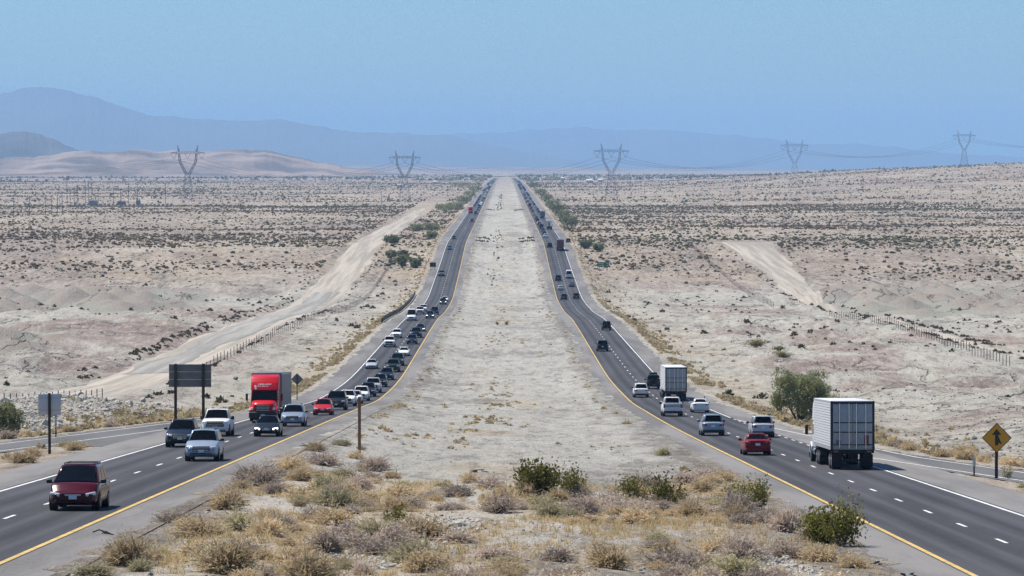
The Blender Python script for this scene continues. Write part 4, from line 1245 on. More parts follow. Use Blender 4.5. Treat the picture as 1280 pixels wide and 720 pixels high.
# --- scrub of the plain
def in_dirt(X, D): return ((X > -63) & (X < -45) & (D < 3200)) | ((X > 81) & (X < 106) & (D < 1500) & (D > 1060)) | ((X > 82) & (X < 92) & (D <= 1060))
def scrub_field(d0, d1, per_m2, seed, keep):
    g = np.random.default_rng(seed)
    n = int(0.155 * (d1 ** 2 - d0 ** 2) * per_m2)
    D = np.sqrt(g.uniform(d0 ** 2, d1 ** 2, n)); X = g.uniform(-0.155, 0.155, n) * D
    k = keep(X, D, g) & (np.abs(X) > 29) & ~in_dirt(X, D)
    return X[k], D[k]
def dens(X, D, g):
    L_ = np.log(D)
    band = 0.5 + 0.5 * fbm(X / (0.09 * D), L_ * 26.0, 77, 3)
    band = np.clip((band - 0.38) * 3.2, 0.12, 1.0)
    line = np.abs(fbm(X / (0.35 * D) + 40, L_ * 9.0, 79, 2))          # thin dense lines along shallow washes
    band = np.maximum(band, 1.0 * (line < 0.035))
    bare = sstep(1080, 1250, D)
    nearp = 0.22 * (1 - sstep(1080, 1250, D)) * np.clip(fbm(X / 30.0, D / 40.0, 78, 3) * 3, 0, 1)
    return g.random(len(X)) < band * bare + nearp
parts_ = [scrub_field(420, 1250, 1 / 14.0, 1, dens), scrub_field(1250, 2600, 1 / 9.0, 2, dens), scrub_field(2600, 6000, 1 / 55.0, 3, dens), scrub_field(6000, 10500, 1 / 700.0, 4, dens)]
X = np.concatenate([a for a, b in parts_]); D = np.concatenate([b for a, b in parts_])
lod = np.where(D < 1250, 0, np.where(D < 2600, 1, 2))
S = rng.lognormal(-0.9, 0.48, len(X)) * np.where(D > 6000, 5.0, np.where(D > 2600, 1.6, 1.0)); S = np.clip(S, 0.2, np.where(D < 2600, 1.05, np.where(D < 6000, 1.7, 5.0)))
H = S * rng.uniform(0.7, 1.15, len(X))
gsel = fbm(X / 90.0, D / 200.0, 91, 2) > 0.05
# berms of the dirt tracks carry a line of scrub
gb_ = np.random.default_rng(19); nb = 1500
db_ = 1 / gb_.uniform(1 / 2600, 1 / 520, nb); pick = gb_.integers(0, 4, nb)
xb_ = np.where(pick < 2, np.array([-62.3, -46.0, 0, 0])[pick], np.where(pick == 2, np.interp(db_, TRK_R[:, 0], TRK_R[:, 1]) - 1.2, np.interp(db_, TRK_R[:, 0], TRK_R[:, 2]) + 1.2)) + gb_.normal(0, 0.7, nb)
kb = (fbm(xb_ / 9.0, db_ / 22.0, 23, 3) > -0.12) & ~((pick > 1) & (db_ > 1480)) & ~((pick < 2) & (db_ > 2400))
X = np.concatenate([X, xb_[kb]]); D = np.concatenate([D, db_[kb]]); sb_ = gb_.uniform(0.3, 0.7, kb.sum())
S = np.concatenate([S, sb_]); H = np.concatenate([H, sb_]); gsel = np.concatenate([gsel, gb_.random(kb.sum()) < 0.3]); lod = np.where(D < 1250, 0, np.where(D < 2600, 1, 2))
scatter('desert_scrub', X[~gsel], D[~gsel], S[~gsel], H[~gsel], M_SCRUB, 'brown scrub dotted over the desert plain', lod[~gsel])
scatter('desert_scrub_green', X[gsel], D[gsel], S[gsel], H[gsel], M_SCRUBGREEN, 'olive scrub dotted over the desert plain', lod[gsel])

# --- dry weeds along the shoulders and down the median, far part joined
g = np.random.default_rng(21)
def roadside(n, d0, d1, side, spreadx, off=0.8):
    D = 1 / g.uniform(1 / d1, 1 / d0, n)
    out = pave_main(side, D)
    X = side * (out + off + np.abs(g.gamma(1.3, spreadx, n)))
    return X, D
xl, dl = roadside(3200, 300, 2200, -1, 1.1); xr, dr = roadside(3200, 280, 2200, 1, 1.3)
Xw = np.concatenate([xl, xr]); Dw = np.concatenate([dl, dr])
k = fbm(Xw / 12.0, Dw / 25.0, 14, 3) > -0.34
Xw, Dw = Xw[k], Dw[k]
Sw = g.uniform(0.22, 0.55, len(Xw)); Hw = Sw * g.uniform(0.7, 1.1, len(Xw))
# median weeds: thin centre line far off, odd tufts nearer
dm_ = 1 / g.uniform(1 / 5200, 1 / 260, 900)
xm_ = np.where(g.random(900) < 0.45, g.normal(-1.5, 1.1 + 0 * dm_, 900), g.uniform(-12, 12, 900))
k = (fbm(xm_ / 6.0, dm_ / 40.0, 33, 3) > np.where(dm_ < 700, 0.16, 0.02))
xm_, dm_ = xm_[k], dm_[k]
sm_ = g.uniform(0.15, 0.5, len(xm_)); hm_ = sm_ * g.uniform(0.4, 0.9, len(xm_))
xs_l, ds_l = [], []
for dline in (1480, 1530, 2380):                     # dark scrub rows standing in for small berms' shadows; median's green middle far off
    for a_, b_ in ((-12, -6.5), (6, 12)):
        xs_l.append(g.uniform(a_, b_, 26)); ds_l.append(dline + g.normal(0, 5, 26))
xs_l.append(g.normal(-3.5, 1.1, 90)); ds_l.append(g.uniform(2350, 3400, 90))
xs_l.append(g.normal(-3.5, 1.6, 45)); ds_l.append(g.uniform(1150, 1700, 45))
xm_ = np.concatenate([xm_] + xs_l); dm_ = np.concatenate([dm_] + ds_l); ne_ = len(xm_) - len(sm_)
sm_ = np.concatenate([sm_, g.uniform(0.25, 0.6, ne_)]); hm_ = np.concatenate([hm_, g.uniform(0.35, 0.9, ne_)])
# roadside edge of the median (inner shoulder): dark little tufts
de = 1 / g.uniform(1 / 2200, 1 / 300, 420); xe = np.sign(g.uniform(-1, 1, 420)) * (12.2 - np.abs(g.gamma(1.2, 0.7, 420)))
k = fbm(xe / 5.0, de / 18.0, 36, 3) > 0.0
xe, de = xe[k], de[k]; se = g.uniform(0.2, 0.55, len(xe))

# --- the near bushes: candidates, of which the 300 that show largest are single things
near = []                                            # (X, D, size, variant, material, zone)
def free_spot(x, d):
    a = abs(x)
    if a >= EDGE_IN - 0.5 and a <= float(pave_main(1 if x > 0 else -1, d)) + 0.3: return False
    q = pave_ramp(1 if x > 0 else -1, d)
    if d < (GORE_R if x > 0 else GORE_L) and q[0] - 0.3 < a < q[1] + 0.3: return False
    return True
pr = random.Random(41)
placed = []
tries = 0
while len(placed) < 270 and tries < 9000:            # foreground of the median
    tries += 1
    x = pr.uniform(-12.2, 12.2); d = pr.uniform(104, 188 + 14 * float(fbm(np.array(x / 4.0), np.array(2.0), 52, 3)) + (pr.expovariate(1 / 22.0) if abs(x) > 7.5 else pr.expovariate(1 / 5.0)))
    n_ = float(fbm(np.array(x / 7.0), np.array(d / 14.0), 62, 3))
    edge = 0.55 if abs(x) > 5 else 0.0
    if d > 186: edge += 0.25 * (1 - (d - 186) / 20)
    if n_ + 0.25 * edge < pr.uniform(-0.25, 0.30): continue
    s = pr.choice((0.75, 0.95, 1.15, 1.35, 1.6)) * pr.uniform(0.8, 1.15)
    if any((x - a) ** 2 + ((d - b) * 0.7) ** 2 < (0.36 * (s + c)) ** 2 for a, b, c in placed): continue
    placed.append((x, d, s))
    near.append((x, d, s, pr.randrange(5), pr.choice((M_DRY, M_DRY, M_DRY, M_DRYGREY, M_DRYGREY, M_SAGE)), 'median'))
for side in (-1, 1):                                 # gores and the ramps' far banks
    zone = 'left' if side < 0 else 'right'
    cnt = 0; tries = 0
    while cnt < 95 and tries < 6000:
        tries += 1
        d = pr.uniform(178, 360); 
        o_ = float(pave_main(side, d)) if d > (GORE_L if side < 0 else GORE_R) else float(pave_ramp(side, d)[1])
        x = side * (o_ + 0.9 + pr.expovariate(1 / (1.6 if side < 0 else 2.4)))
        if pr.random() < 0.22: x = side * pr.uniform(26.6, 29.5)
        if not free_spot(x, d) or abs(x) * FPX / d > 690: continue
        s = pr.uniform(0.65, 1.35)
        if any((x - a) ** 2 + ((d - b) * 0.6) ** 2 < (0.40 * (s + c)) ** 2 for a, b, c in placed): continue
        placed.append((x, d, s)); cnt += 1
        near.append((x, d, s, pr.randrange(5), pr.choice((M_DRY, M_DRY, M_SAGE, M_DRYGREY)), zone))
near.sort(key=lambda t: -t[2] / t[1])
LBL = {'median': ('low dry twiggy shrub on the gravel of the near median', 'dry shrubs of the near median'),
       'left': ('low dry shrub beside the ramp on the left edge of the road', 'dry shrubs by the left ramp'),
       'right': ('low dry shrub beside the ramp on the right edge of the road', 'dry shrubs by the right ramp')}
for x, d, s, v, mt, zone in near[:300]:
    o = bpy.data.objects.new('dry_shrub', TUFTS[v])
    link(o); slot(o, mt)
    o.location = (x, d, float(ground_z(x, d)) - 0.02); o.rotation_euler = (0, 0, pr.uniform(0, 6.28))
    o.scale = (s * pr.uniform(0.95, 1.45), s * pr.uniform(0.9, 1.2), s * pr.uniform(0.7, 1.1))
    hue = 'tan' if mt is M_DRY else 'grey' if mt is M_DRYGREY else 'pale sage'
    size = 'large' if s > 1.25 else 'small' if s < 0.85 else 'medium'
    if zone == 'median':
        part = ('left edge' if x < -6 else 'left middle' if x < 0 else 'right middle' if x < 6 else 'right edge') + ' of near median, ' + ('front row' if d < 120 else 'second row' if d < 136 else 'middle row' if d < 155 else 'fourth row' if d < 176 else 'back row')
        tag(o, '%s %s dry shrub, %s' % (size, hue, part), 'shrub', LBL[zone][1])
    else:
        part = 'before the ramp' if abs(x) < 30 and d < 238 else 'beyond the ramp'
        tag(o, '%s %s dry shrub %s, %s roadside, %s' % (size, hue, part, zone, 'near part' if d < 250 else 'middle part' if d < 300 else 'far part'), 'shrub', LBL[zone][1])
rest = near[300:]
Xw = np.concatenate([Xw, [t[0] for t in rest]]); Dw = np.concatenate([Dw, [t[1] for t in rest]])
Sw = np.concatenate([Sw, [t[2] * 0.6 for t in rest]]); Hw = np.concatenate([Hw, [t[2] * 0.55 for t in rest]])
scatter('roadside_weeds', Xw, Dw, Sw, Hw, M_TANSCRUB, 'tan dry weeds lining the outer shoulders', np.zeros(len(Xw), int), 'weeds')
Xm, Dm_, Sm, Hm = np.concatenate([xm_, xe]), np.concatenate([dm_, de]), np.concatenate([sm_, se]), np.concatenate([hm_, se * 0.6])
for sel, mt, nm, lb in ((Dm_ < 900, M_TANSCRUB, 'median_weeds', 'sparse tan weeds in the nearer gravel median'), (Dm_ >= 900, M_SCRUB, 'far_median_weeds_berm_shade', 'thin dark weeds down the far median, with rows standing in for berm shadows')):
    scatter(nm, Xm[sel], Dm_[sel], Sm[sel], Hm[sel], mt, lb, np.zeros(sel.sum(), int), 'weeds')
# low straw grass between the near bushes
M_STRAW = simple('straw_grass', (0.58, 0.44, 0.23), rough=0.9, spec=0.1, var=0.35, scale=0.8, trans=0.35)
g = np.random.default_rng(88)
nn = 4800
gx = g.uniform(-12.3, 12.3, nn); gd = g.uniform(103, 192, nn) + 22 * fbm(gx / 4.0, gx * 0 + 2, 52, 3)
k = fbm(gx / 5.0, gd / 11.0, 45, 3) > g.uniform(-0.15, 0.45, nn)
gx, gd = gx[k], gd[k]; nn = len(gx); B_ = 16
az = g.uniform(0, 2 * np.pi, (nn, B_)); hh = g.uniform(0.10, 0.30, (nn, B_)); rr = g.uniform(0.02, 0.22, (nn, B_))
bx = gx[:, None] + g.normal(0, 0.10, (nn, B_)); by = gd[:, None] + g.normal(0, 0.10, (nn, B_)); bz = np.repeat(ground_z(gx, gd)[:, None], B_, 1) - 0.02
ww = 0.018
P0 = np.stack([bx - ww * np.sin(az), by + ww * np.cos(az), bz], -1); P1 = np.stack([bx + ww * np.sin(az), by - ww * np.cos(az), bz], -1)
P2 = np.stack([bx + rr * np.cos(az), by + rr * np.sin(az), bz + hh], -1)
GV = np.stack([P0, P1, P2], 2).reshape(-1, 3)
tag(link(bpy.data.objects.new('straw_grass', np_mesh('straw_grass', GV, np.arange(len(GV)).reshape(-1, 3), M_STRAW))), 'low straw coloured grass between the near median shrubs', 'grass', kind='stuff')

# --- green creosote bushes: each one a thing with stems and leaves
CREO = []
for k, (st, r_, h_, nl) in enumerate(((26, 1.1, 1.05, 150), (16, 1.15, 1.2, 80), (12, 0.9, 1.25, 60), (9, 0.5, 0.8, 50))):
    sv, sf, lv, lf = leafy(300 + k, st, r_, h_, nl, 0.050)
    CREO.append((np_mesh('stems', sv, sf, M_BARK), np_mesh('foliage', lv, lf, M_GREEN)))
def creosote(px, D, k, s, label, mat=None, sz=1.0, group=None, X=None, name='creosote_bush'):
    X = (px - XV) * D / FPX if X is None else X
    o = empty(name, (X, D, float(ground_z(X, D)) - 0.03), (0, 0, pr.uniform(0, 6.28)))
    o.scale = (s, s, s * sz); tag(o, label, 'bush', group)
    for nm, me in zip(('stems', 'foliage'), CREO[k]):
        c = link(bpy.data.objects.new(nm, me), o)
        if nm == 'foliage' and mat: slot(c, mat)
    return o
creosote(672, 173, 0, 1.55, 'dense dark green bush in the middle of the near median')
creosote(715, 171, 2, 1.25, 'thin open green bush right of the dense dark green one')
creosote(795, 170, 1, 1.2, 'olive green bush right of centre in the near median', sz=0.9)
creosote(833, 168, 2, 1.3, 'wispy olive bush at the right end of the median bush row')
creosote(850, 166, 3, 1.1, 'small wispy olive bush next to the median bush row')
creosote(932, 166, 1, 1.1, 'green bush leaning over the right shoulder ahead of the big one')
creosote(952, 165, 2, 1.15, 'thin upright green bush near the right yellow line')
creosote(1030, 138, 0, 1.25, 'large dark green bush overlapping the right yellow line', sz=0.95)
creosote(1052, 136, 1, 1.2, 'tall wispy green bush overlapping the right yellow line', sz=1.25)
creosote(490, 137, 3, 1.25, 'small upright green bush alone on the left foreground')
creosote(1260, 206, 3, 1.0, 'small green plant at the foot of the merge sign', M_SAGE)
creosote(945, 648, 1, 2.4, 'dark green bush on the pale bank above the right roadside', sz=0.5)
creosote(974, 640, 0, 1.6, 'dark green bush right of another on the pale right bank', sz=0.6)
creosote(980, 596, 1, 2.0, 'dark green bush below two others on the pale right bank', sz=0.5)
creosote(630, 805, 3, 1.3, 'tiny dark plant in the middle of the far median, right one', X=0.35)
creosote(622, 805, 3, 1.1, 'tiny dark plant in the middle of the far median, left one', X=-1.6)

# --- trees
def make_tree(name, X, D, height, width, label, seed, nleaf=5200, group=None, mat=M_TREE, ls=0.11, cat='tree', lean=0.0):
    g = np.random.default_rng(seed)
    o = empty(name, (X, D, float(ground_z(X, D)) - 0.05)); tag(o, label, cat, group)
    mb = MB(); tips = []
    for k in range(6):
        az = 2 * np.pi * k / 6 + g.uniform(-0.4, 0.4)
        a = Vector((0.1 * math.cos(az), 0.1 * math.sin(az), 0)); 
        b = Vector((width * 0.16 * math.cos(az), width * 0.16 * math.sin(az), height * g.uniform(0.28, 0.4)))
        mb.cyl(a, b, 0.045 * height / 2, 0.03 * height / 2, n=6)
        for q in range(4):
            az2 = az + g.uniform(-0.9, 0.9); rr = width * g.uniform(0.20, 0.43)
            c = Vector((rr * math.cos(az2), rr * math.sin(az2), height * g.uniform(0.42, 0.88)))
            mb.cyl(b, c, 0.022 * height / 2, 0.007 * height / 2, n=5); tips.append(c)
    mb.build('trunk', M_BARK, o)
    cl = []
    for t in tips:
        for q in range(3): cl.append((np.array(t) + g.normal(0, 1, 3) * np.array([width, width, height]) * 0.06, g.uniform(0.07, 0.13) * width))
    for q in range(46):
        az = g.uniform(0, 2 * np.pi); el = np.arcsin(g.uniform(-0.85, 1)); rr = g.uniform(0.7, 1.0)
        cl.append((np.array([np.cos(az) * np.cos(el) * width * 0.42 * rr, np.sin(az) * np.cos(el) * width * 0.42 * rr, height * (0.47 + 0.43 * np.sin(el) * rr)]), g.uniform(0.07, 0.13) * width))
    for q in range(40):
        az = g.uniform(0, 2 * np.pi); rr = g.random() ** 0.5; hz_ = g.uniform(-0.9, 0.9)
        wz = math.sqrt(max(0, 1 - hz_ * hz_ * 0.8))
        cl.append((np.array([np.cos(az) * width * 0.38 * rr * wz, np.sin(az) * width * 0.38 * rr * wz, height * (0.46 + 0.42 * hz_)]), g.uniform(0.08, 0.14) * width))
    cc = np.array([c for c, r_ in cl]); cr = np.array([r_ for c, r_ in cl])
    i = g.integers(0, len(cl), nleaf)
    d = g.normal(0, 1, (nleaf, 3)); d /= np.linalg.norm(d, axis=1)[:, None]
    P_ = cc[i] + d * (cr[i] * g.random(nleaf) ** 0.5)[:, None] * np.array([1, 1, 0.8])
    P_[:, 2] = np.clip(P_[:, 2], 0.03 * height, None)
    u = g.normal(0, 1, (nleaf, 3)); u[:, 2] -= 0.6; u /= np.linalg.norm(u, axis=1)[:, None]
    v = np.cross(u, g.normal(0, 1, (nleaf, 3))); v /= np.linalg.norm(v, axis=1)[:, None] + 1e-9
    s = (ls * g.uniform(0.6, 1.5, nleaf))[:, None]
    LV = np.stack([P_ - u * s, P_ + v * s * 0.45, P_ + u * s, P_ - v * s * 0.45], 1).reshape(-1, 3)
    LF = np.arange(nleaf * 4).reshape(-1, 4)
    c = link(bpy.data.objects.new('crown', np_mesh('crown', LV, LF, mat)), o)
    return o
def tree_px(px, D, h, w, label, seed, X=None, **kw):
    return make_tree('desert_tree', (px - XV) * D / FPX if X is None else X, D, h, w, label, seed, **kw)
tree_px(1000, 352, 5.2, 6.2, 'large rounded green desert tree behind the white box trailer', 1, nleaf=15000, ls=0.11)
tree_px(1043, 366, 3.2, 4.6, 'lower pale green tree just right of the large rounded one', 2, nleaf=4200, mat=M_SAGE)
tree_px(0, 268, 3.0, 3.6, 'green bushy tree cut by the left edge of the picture', 3, nleaf=5200)
# roadside trees far along both sides
for k, (px, D, h, w, lb) in enumerate((
        (712, 1690, 8.0, 9.0, 'bushy green tree by the right shoulder, nearest of the far row'),
        (704, 1980, 6.5, 8.5, 'bushy green tree second in the far row on the right'),
        (697, 2230, 6.5, 10.0, 'wide green tree third in the far row on the right'),
        (690, 2500, 6.0, 11.0, 'wide green tree fourth in the far row on the right'),
        (683, 2850, 6.5, 12.0, 'wide green tree fifth in the far row on the right'),
        (676, 3300, 6.5, 13.0, 'wide green tree sixth in the far row on the right'),
        (668, 4100, 6.5, 16.0, 'small green tree at the far end of the right row'),
        (733, 1400, 3.5, 6.0, 'low olive bush behind the green road sign, left one'),
        (748, 1380, 3.0, 5.0, 'low olive bush behind the green road sign, right one'),
        (556, 2330, 5.5, 14.0, 'wide green thicket by the far left carriageway, left end'),
        (572, 2380, 6.0, 12.0, 'wide green thicket by the far left carriageway, right end'),
        (580, 2700, 6.5, 12.0, 'green thicket behind the wide one on the far left'),
        (588, 3100, 6.5, 13.0, 'small green thicket two behind the wide one on the far left'),
        (594, 3600, 7.0, 15.0, 'small green thicket near the left end of the road'),
        (575, 4300, 6.0, 30.0, 'dark green clump on the plain left of the road end'),
        (560, 5600, 8.0, 36.0, 'dark tree clump at the horizon, left end of the far tree line'),
        (598, 5200, 8.0, 22.0, 'dark tree clump beside the left road end'),
        (664, 5300, 8.0, 22.0, 'dark tree clump beside the right road end'),
        (690, 5900, 8.0, 36.0, 'dark tree clump at the horizon, left of the narrow white hut'),
        (722, 6100, 8.0, 34.0, 'dark tree clump at the horizon, left of the white building'),
        (775, 6000, 7.0, 30.0, 'dark tree clump at the horizon, right of the pale buildings'),
        (490, 1440, 3.4, 6.5, 'round green bush between dirt track and left carriageway, leftmost'),
        (503, 1325, 3.4, 4.6, 'round dark bush left of a taller one beside the left carriageway'),
        (521, 1690, 3.6, 7.0, 'low green bush in the upper row left of the carriageway'),
        (540, 1700, 3.6, 7.5, 'low green bush in the upper row nearest the carriageway'),
        (503, 1270, 4.6, 4.4, 'tall green bush in the cluster left of the carriageway'),
        (519, 1265, 3.8, 5.0, 'green bush in the cluster nearest the left carriageway'),
        (489, 1330, 3.2, 4.2, 'small dark bush at the left of the roadside cluster'),
        (540, 1540, 3.0, 5.0, 'small green bush right beside the far left shoulder'))):
    tree_px(px, D, h, w, lb, 50 + k, nleaf=1500 if D < 2200 else 800, ls=0.30 if D < 2200 else 0.5)

# ------------------------------------------------------------------ stones
def stone_arr(g):
    t = (1 + 5 ** 0.5) / 2
    V = np.array([(-1, t, 0), (1, t, 0), (-1, -t, 0), (1, -t, 0), (0, -1, t), (0, 1, t), (0, -1, -t), (0, 1, -t), (t, 0, -1), (t, 0, 1), (-t, 0, -1), (-t, 0, 1)]) * 0.27
    V = V * g.uniform(0.75, 1.25, (12, 1)) + g.normal(0, 0.05, V.shape)
    F = np.array([(0, 11, 5), (0, 5, 1), (0, 1, 7), (0, 7, 10), (0, 10, 11), (1, 5, 9), (5, 11, 4), (11, 10, 2), (10, 7, 6), (7, 1, 8),
                  (3, 9, 4), (3, 4, 2), (3, 2, 6), (3, 6, 8), (3, 8, 9), (4, 9, 5), (2, 4, 11), (6, 2, 10), (8, 6, 7), (9, 8, 1)])
    return V, F
g = np.random.default_rng(71)
ST = [stone_arr(g) for k in range(12)]
def stones(name, X, D, S, mat, label):
    Z = ground_z(X, D)
    VV, FF = [], []; base = 0
    for k in range(len(X)):
        v, f = ST[k % 12]
        a = g.uniform(0, 6.28); c, s = math.cos(a), math.sin(a)
        sc_ = S[k] * np.array([1.0, g.uniform(0.7, 1.3), g.uniform(0.5, 0.9)])
        w = v * sc_
        VV.append(np.stack([X[k] + w[:, 0] * c - w[:, 1] * s, D[k] + w[:, 0] * s + w[:, 1] * c, Z[k] + w[:, 2] + S[k] * 0.15], -1)); FF.append(f + base); base += 12
    o = link(bpy.data.objects.new(name, np_mesh(name, np.concatenate(VV), np.concatenate(FF), mat)))
    return tag(o, label, 'stones', kind='stuff')
n = 5200
X = g.normal(-41, 8.5, n); D = g.normal(330, 32, n)
k = (-X > np.where(D > GORE_L, pave_main(-1, D), pave_ramp(-1, D)[1]) + 2.2)
stones('rubble', X[k], D[k], g.lognormal(-1.65, 0.5, k.sum()), M_STONE, 'grey rubble on the mound behind the left ramp')
# gravel heaps in the foreground: a tongue down the middle and one by the right shoulder
n = 5200
t = g.random(n)
X = np.concatenate([-4.2 + 1.1 * t + g.normal(0, 0.8, n), 8.2 + 1.8 * t + g.normal(0, 0.55, n)]); D = np.concatenate([112 + 34 * t, 128 - 20 * t + g.normal(0, 2.5, n)])
k = np.abs(X) < 12.2
stones('foreground_gravel', X[k], D[k], g.lognormal(-2.35, 0.4, k.sum()), M_STONE, 'heaped pale gravel in the near median')
n = 2600
D = 1 / g.uniform(1 / 420, 1 / 104, n); X = g.uniform(-12.4, 12.4, n)
stones('median_stones', X, D, g.lognormal(-2.75, 0.4, n), M_STONE, 'loose pale stones scattered over the near median')
n = 420
D = 1 / g.uniform(1 / 420, 1 / 104, n); X = g.uniform(-12.4, 12.4, n)
stones('dark_stones', X, D, g.lognormal(-2.5, 0.45, n), M_DARKSTONE, 'dark stones scattered over the near median')
n = 5000
D = 1 / g.uniform(1 / 900, 1 / 250, n); sd_ = np.where(g.random(n) < 0.4, -1, 1)
X = sd_ * (g.uniform(32, 44, n) + np.abs(g.normal(0, 30, n)) * (D / 500)); k = ~in_dirt(X, D)
stones('bank_stones', X[k], D[k], g.lognormal(-2.0, 0.45, k.sum()), M_DARKSTONE, 'dark stones strewn over the banks beside the road')

# ------------------------------------------------------------------ signs and posts
M_STEEL = simple('galvanised_steel', (0.42, 0.44, 0.46), rough=0.45, metal=0.6, var=0.15)
M_ALU = simple('bare_aluminium', (0.50, 0.52, 0.55), rough=0.5, metal=0.35, var=0.12)
M_SIGNBACK = simple('weathered_sign_back', (0.17, 0.16, 0.155), rough=0.8, var=0.2)
M_WOOD = simple('dark_wood_post', (0.045, 0.035, 0.028), rough=0.85, var=0.3)
M_BROWNPOST = simple('brown_wood_post', (0.20, 0.11, 0.06), rough=0.85, var=0.3)
M_SIGNYEL = simple('sign_yellow', (0.62, 0.30, 0.012), rough=0.5, var=0.06)
M_SIGNBLK = simple('sign_black', (0.012, 0.012, 0.012), rough=0.5)
M_SIGNGRN = simple('sign_green', (0.004, 0.12, 0.08), rough=0.5, var=0.05)
M_RUST = simple('fence_post_steel', (0.085, 0.07, 0.06), rough=0.8, var=0.3)
M_WIRE = simple('fence_wire', (0.16, 0.155, 0.15), rough=0.6, metal=0.5)

def gz(x, d): return float(ground_z(x, d))
def base_at(px, D): 
    x = (px - XV) * D / FPX
    return x, gz(x, D)
# back of a square sign at the left gore
x, z = base_at(61, 224)
o = empty('road_sign', (x, 224, z)); tag(o, 'silver back of a square sign on a dark post at the left edge', 'road sign')
MB().rbox((0, 0, 1.85), (0.16, 0.14, 3.75), 0.02).build('post', M_WOOD, o)
MB().rbox((0, -0.085 + 0.19, 3.02), (1.38, 0.03, 1.28), 0.012).build('panel', M_ALU, o)
for zz in (2.65, 3.40): MB().box((0, 0.085, zz), (1.30, 0.03, 0.06)).build('brace', M_STEEL, o)
# big panel on two posts
x, z = base_at(237, 318)
o = empty('billboard_sign', (x, 318, z)); tag(o, 'grey back of a wide sign panel on two dark posts', 'road sign')
for dx in (-1.25, 1.15): MB().rbox((dx, 0, 2.45), (0.24, 0.22, 5.1), 0.02).build('post', M_WOOD, o)
for k in range(3): MB().rbox((0, 0.15, 3.30 + 0.66 * k), (3.66, 0.05, 0.65), 0.015).build('panel_board', M_SIGNBACK, o)
# diamond sign seen from behind
def diamond(mb, y, zc, r_, th):
    mb.add([(-r_, y, zc), (0, y, zc - r_), (r_, y, zc), (0, y, zc + r_), (-r_, y + th, zc), (0, y + th, zc - r_), (r_, y + th, zc), (0, y + th, zc + r_)],
           [(0, 1, 2, 3), (4, 7, 6, 5), (0, 4, 5, 1), (1, 5, 6, 2), (2, 6, 7, 3), (3, 7, 4, 0)]); return mb
x, z = base_at(371, 442)
o = empty('diamond_sign', (x, 442, z)); tag(o, 'dark back of a diamond sign on a post behind the red truck', 'road sign')
MB().rbox((0, 0, 1.5), (0.10, 0.10, 3.1), 0.01).build('post', M_WOOD, o)
diamond(MB(), 0.07, 2.55, 0.72, 0.03).build('panel', M_SIGNBACK, o)
# yellow merge sign at the right gore
D0 = 205.0
x, z = base_at(1247, D0)
o = empty('merge_sign', (x, D0, z)); tag(o, 'yellow diamond merge sign with black arrow on a dark post', 'road sign')
MB().rbox((0, 0.03, 1.30), (0.17, 0.15, 2.70), 0.02).build('post', M_WOOD, o)
pn = diamond(MB(), -0.09, 2.33, 0.84, 0.03).build('panel', M_SIGNBLK, o)
diamond(MB(), -0.097, 2.33, 0.785, 0.006).build('sign_face', M_SIGNYEL, pn)
ar = MB(); yy = -0.104
def flat(pts): ar.add([(a, yy, 2.33 + b) for a, b in pts] + [(a, yy + 0.005, 2.33 + b) for a, b in pts], [tuple(range(len(pts))), tuple(range(len(pts), 2 * len(pts)))[::-1]])
flat([(-0.10, -0.42), (0.08, -0.42), (0.08, 0.17), (-0.10, 0.17)])
flat([(-0.28, 0.17), (0.26, 0.17), (-0.01, 0.50)])
flat([(0.08, -0.06), (0.08, -0.26), (0.17, -0.33), (0.29, -0.33), (0.17, -0.12), (0.09, 0.10)])
ar.build('arrow', M_SIGNBLK, pn)
# delineator posts
def delineator(px, D, label, h=1.0):
    x, z = base_at(px, D)
    o = empty('delineator_post', (x, D, z)); tag(o, label, 'marker post')
    MB().rbox((0, 0, h / 2), (0.09, 0.04, h), 0.01).build('post', M_WOOD, o)
    MB().box((0, -0.03, h * 0.78), (0.16, 0.012, 0.5)).build('reflector', M_ALU, o)
delineator(1219, 209, 'small marker post with pale reflector left of the merge sign', 1.0)
delineator(881, 436, 'small white marker post on the right bank by the box trailer', 0.9)
delineator(69, 262, 'thin pale marker post behind the square sign', 1.6)
# brown post in the median
x, z = base_at(449, 229)
o = empty('wooden_post', (x, 229, z)); tag(o, 'tall brown wooden post standing in the left of the median', 'post')
MB().rbox((0, 0, 1.9), (0.19, 0.15, 3.9), 0.02).build('post', M_BROWNPOST, o)
MB().rbox((0, -0.09, 3.15), (0.13, 0.05, 1.15), 0.01).build('cleat', M_BROWNPOST, o)
# green guide sign, far right
D0 = 1245.0
x, z = base_at(754, D0)
o = empty('guide_sign', (x, D0, z)); tag(o, 'small green highway guide sign beside the far right carriageway', 'road sign')
for dx in (-1.3, 1.3): MB().rbox((dx, 0.1, 1.2), (0.18, 0.18, 2.6), 0.02).build('post', M_WOOD, o)
pn = MB().rbox((0, 0, 2.2), (4.1, 0.06, 1.55), 0.02).build('panel', M_SIGNGRN, o)
tx = MB(); lr = random.Random(9)
for zz in (2.42, 1.80):
    for x0, x1 in ((-1.7, 0.3), (1.1, 1.75)):
        xx = x0
        while xx < x1:
            w_ = lr.uniform(0.06, 0.16); tx.box((xx, -0.04, zz + 0.1), (w_, 0.01, lr.uniform(0.18, 0.30))); xx += w_ + lr.uniform(0.05, 0.10)
tx.build('lettering', M_DECAL, pn)
# dark sign back beside the far left carriageway
D0 = 1240.0
x, z = base_at(541, D0)
o = empty('dark_sign', (x, D0, z)); tag(o, 'dark back of a small sign beside the far left carriageway', 'road sign')
for dx in (-0.7, 0.7): MB().rbox((dx, 0.0, 1.0), (0.14, 0.14, 2.2), 0.02).build('post', M_WOOD, o)
MB().rbox((0, 0.1, 2.0), (2.1, 0.05, 1.5), 0.02).build('panel', M_SIGNBLK, o)
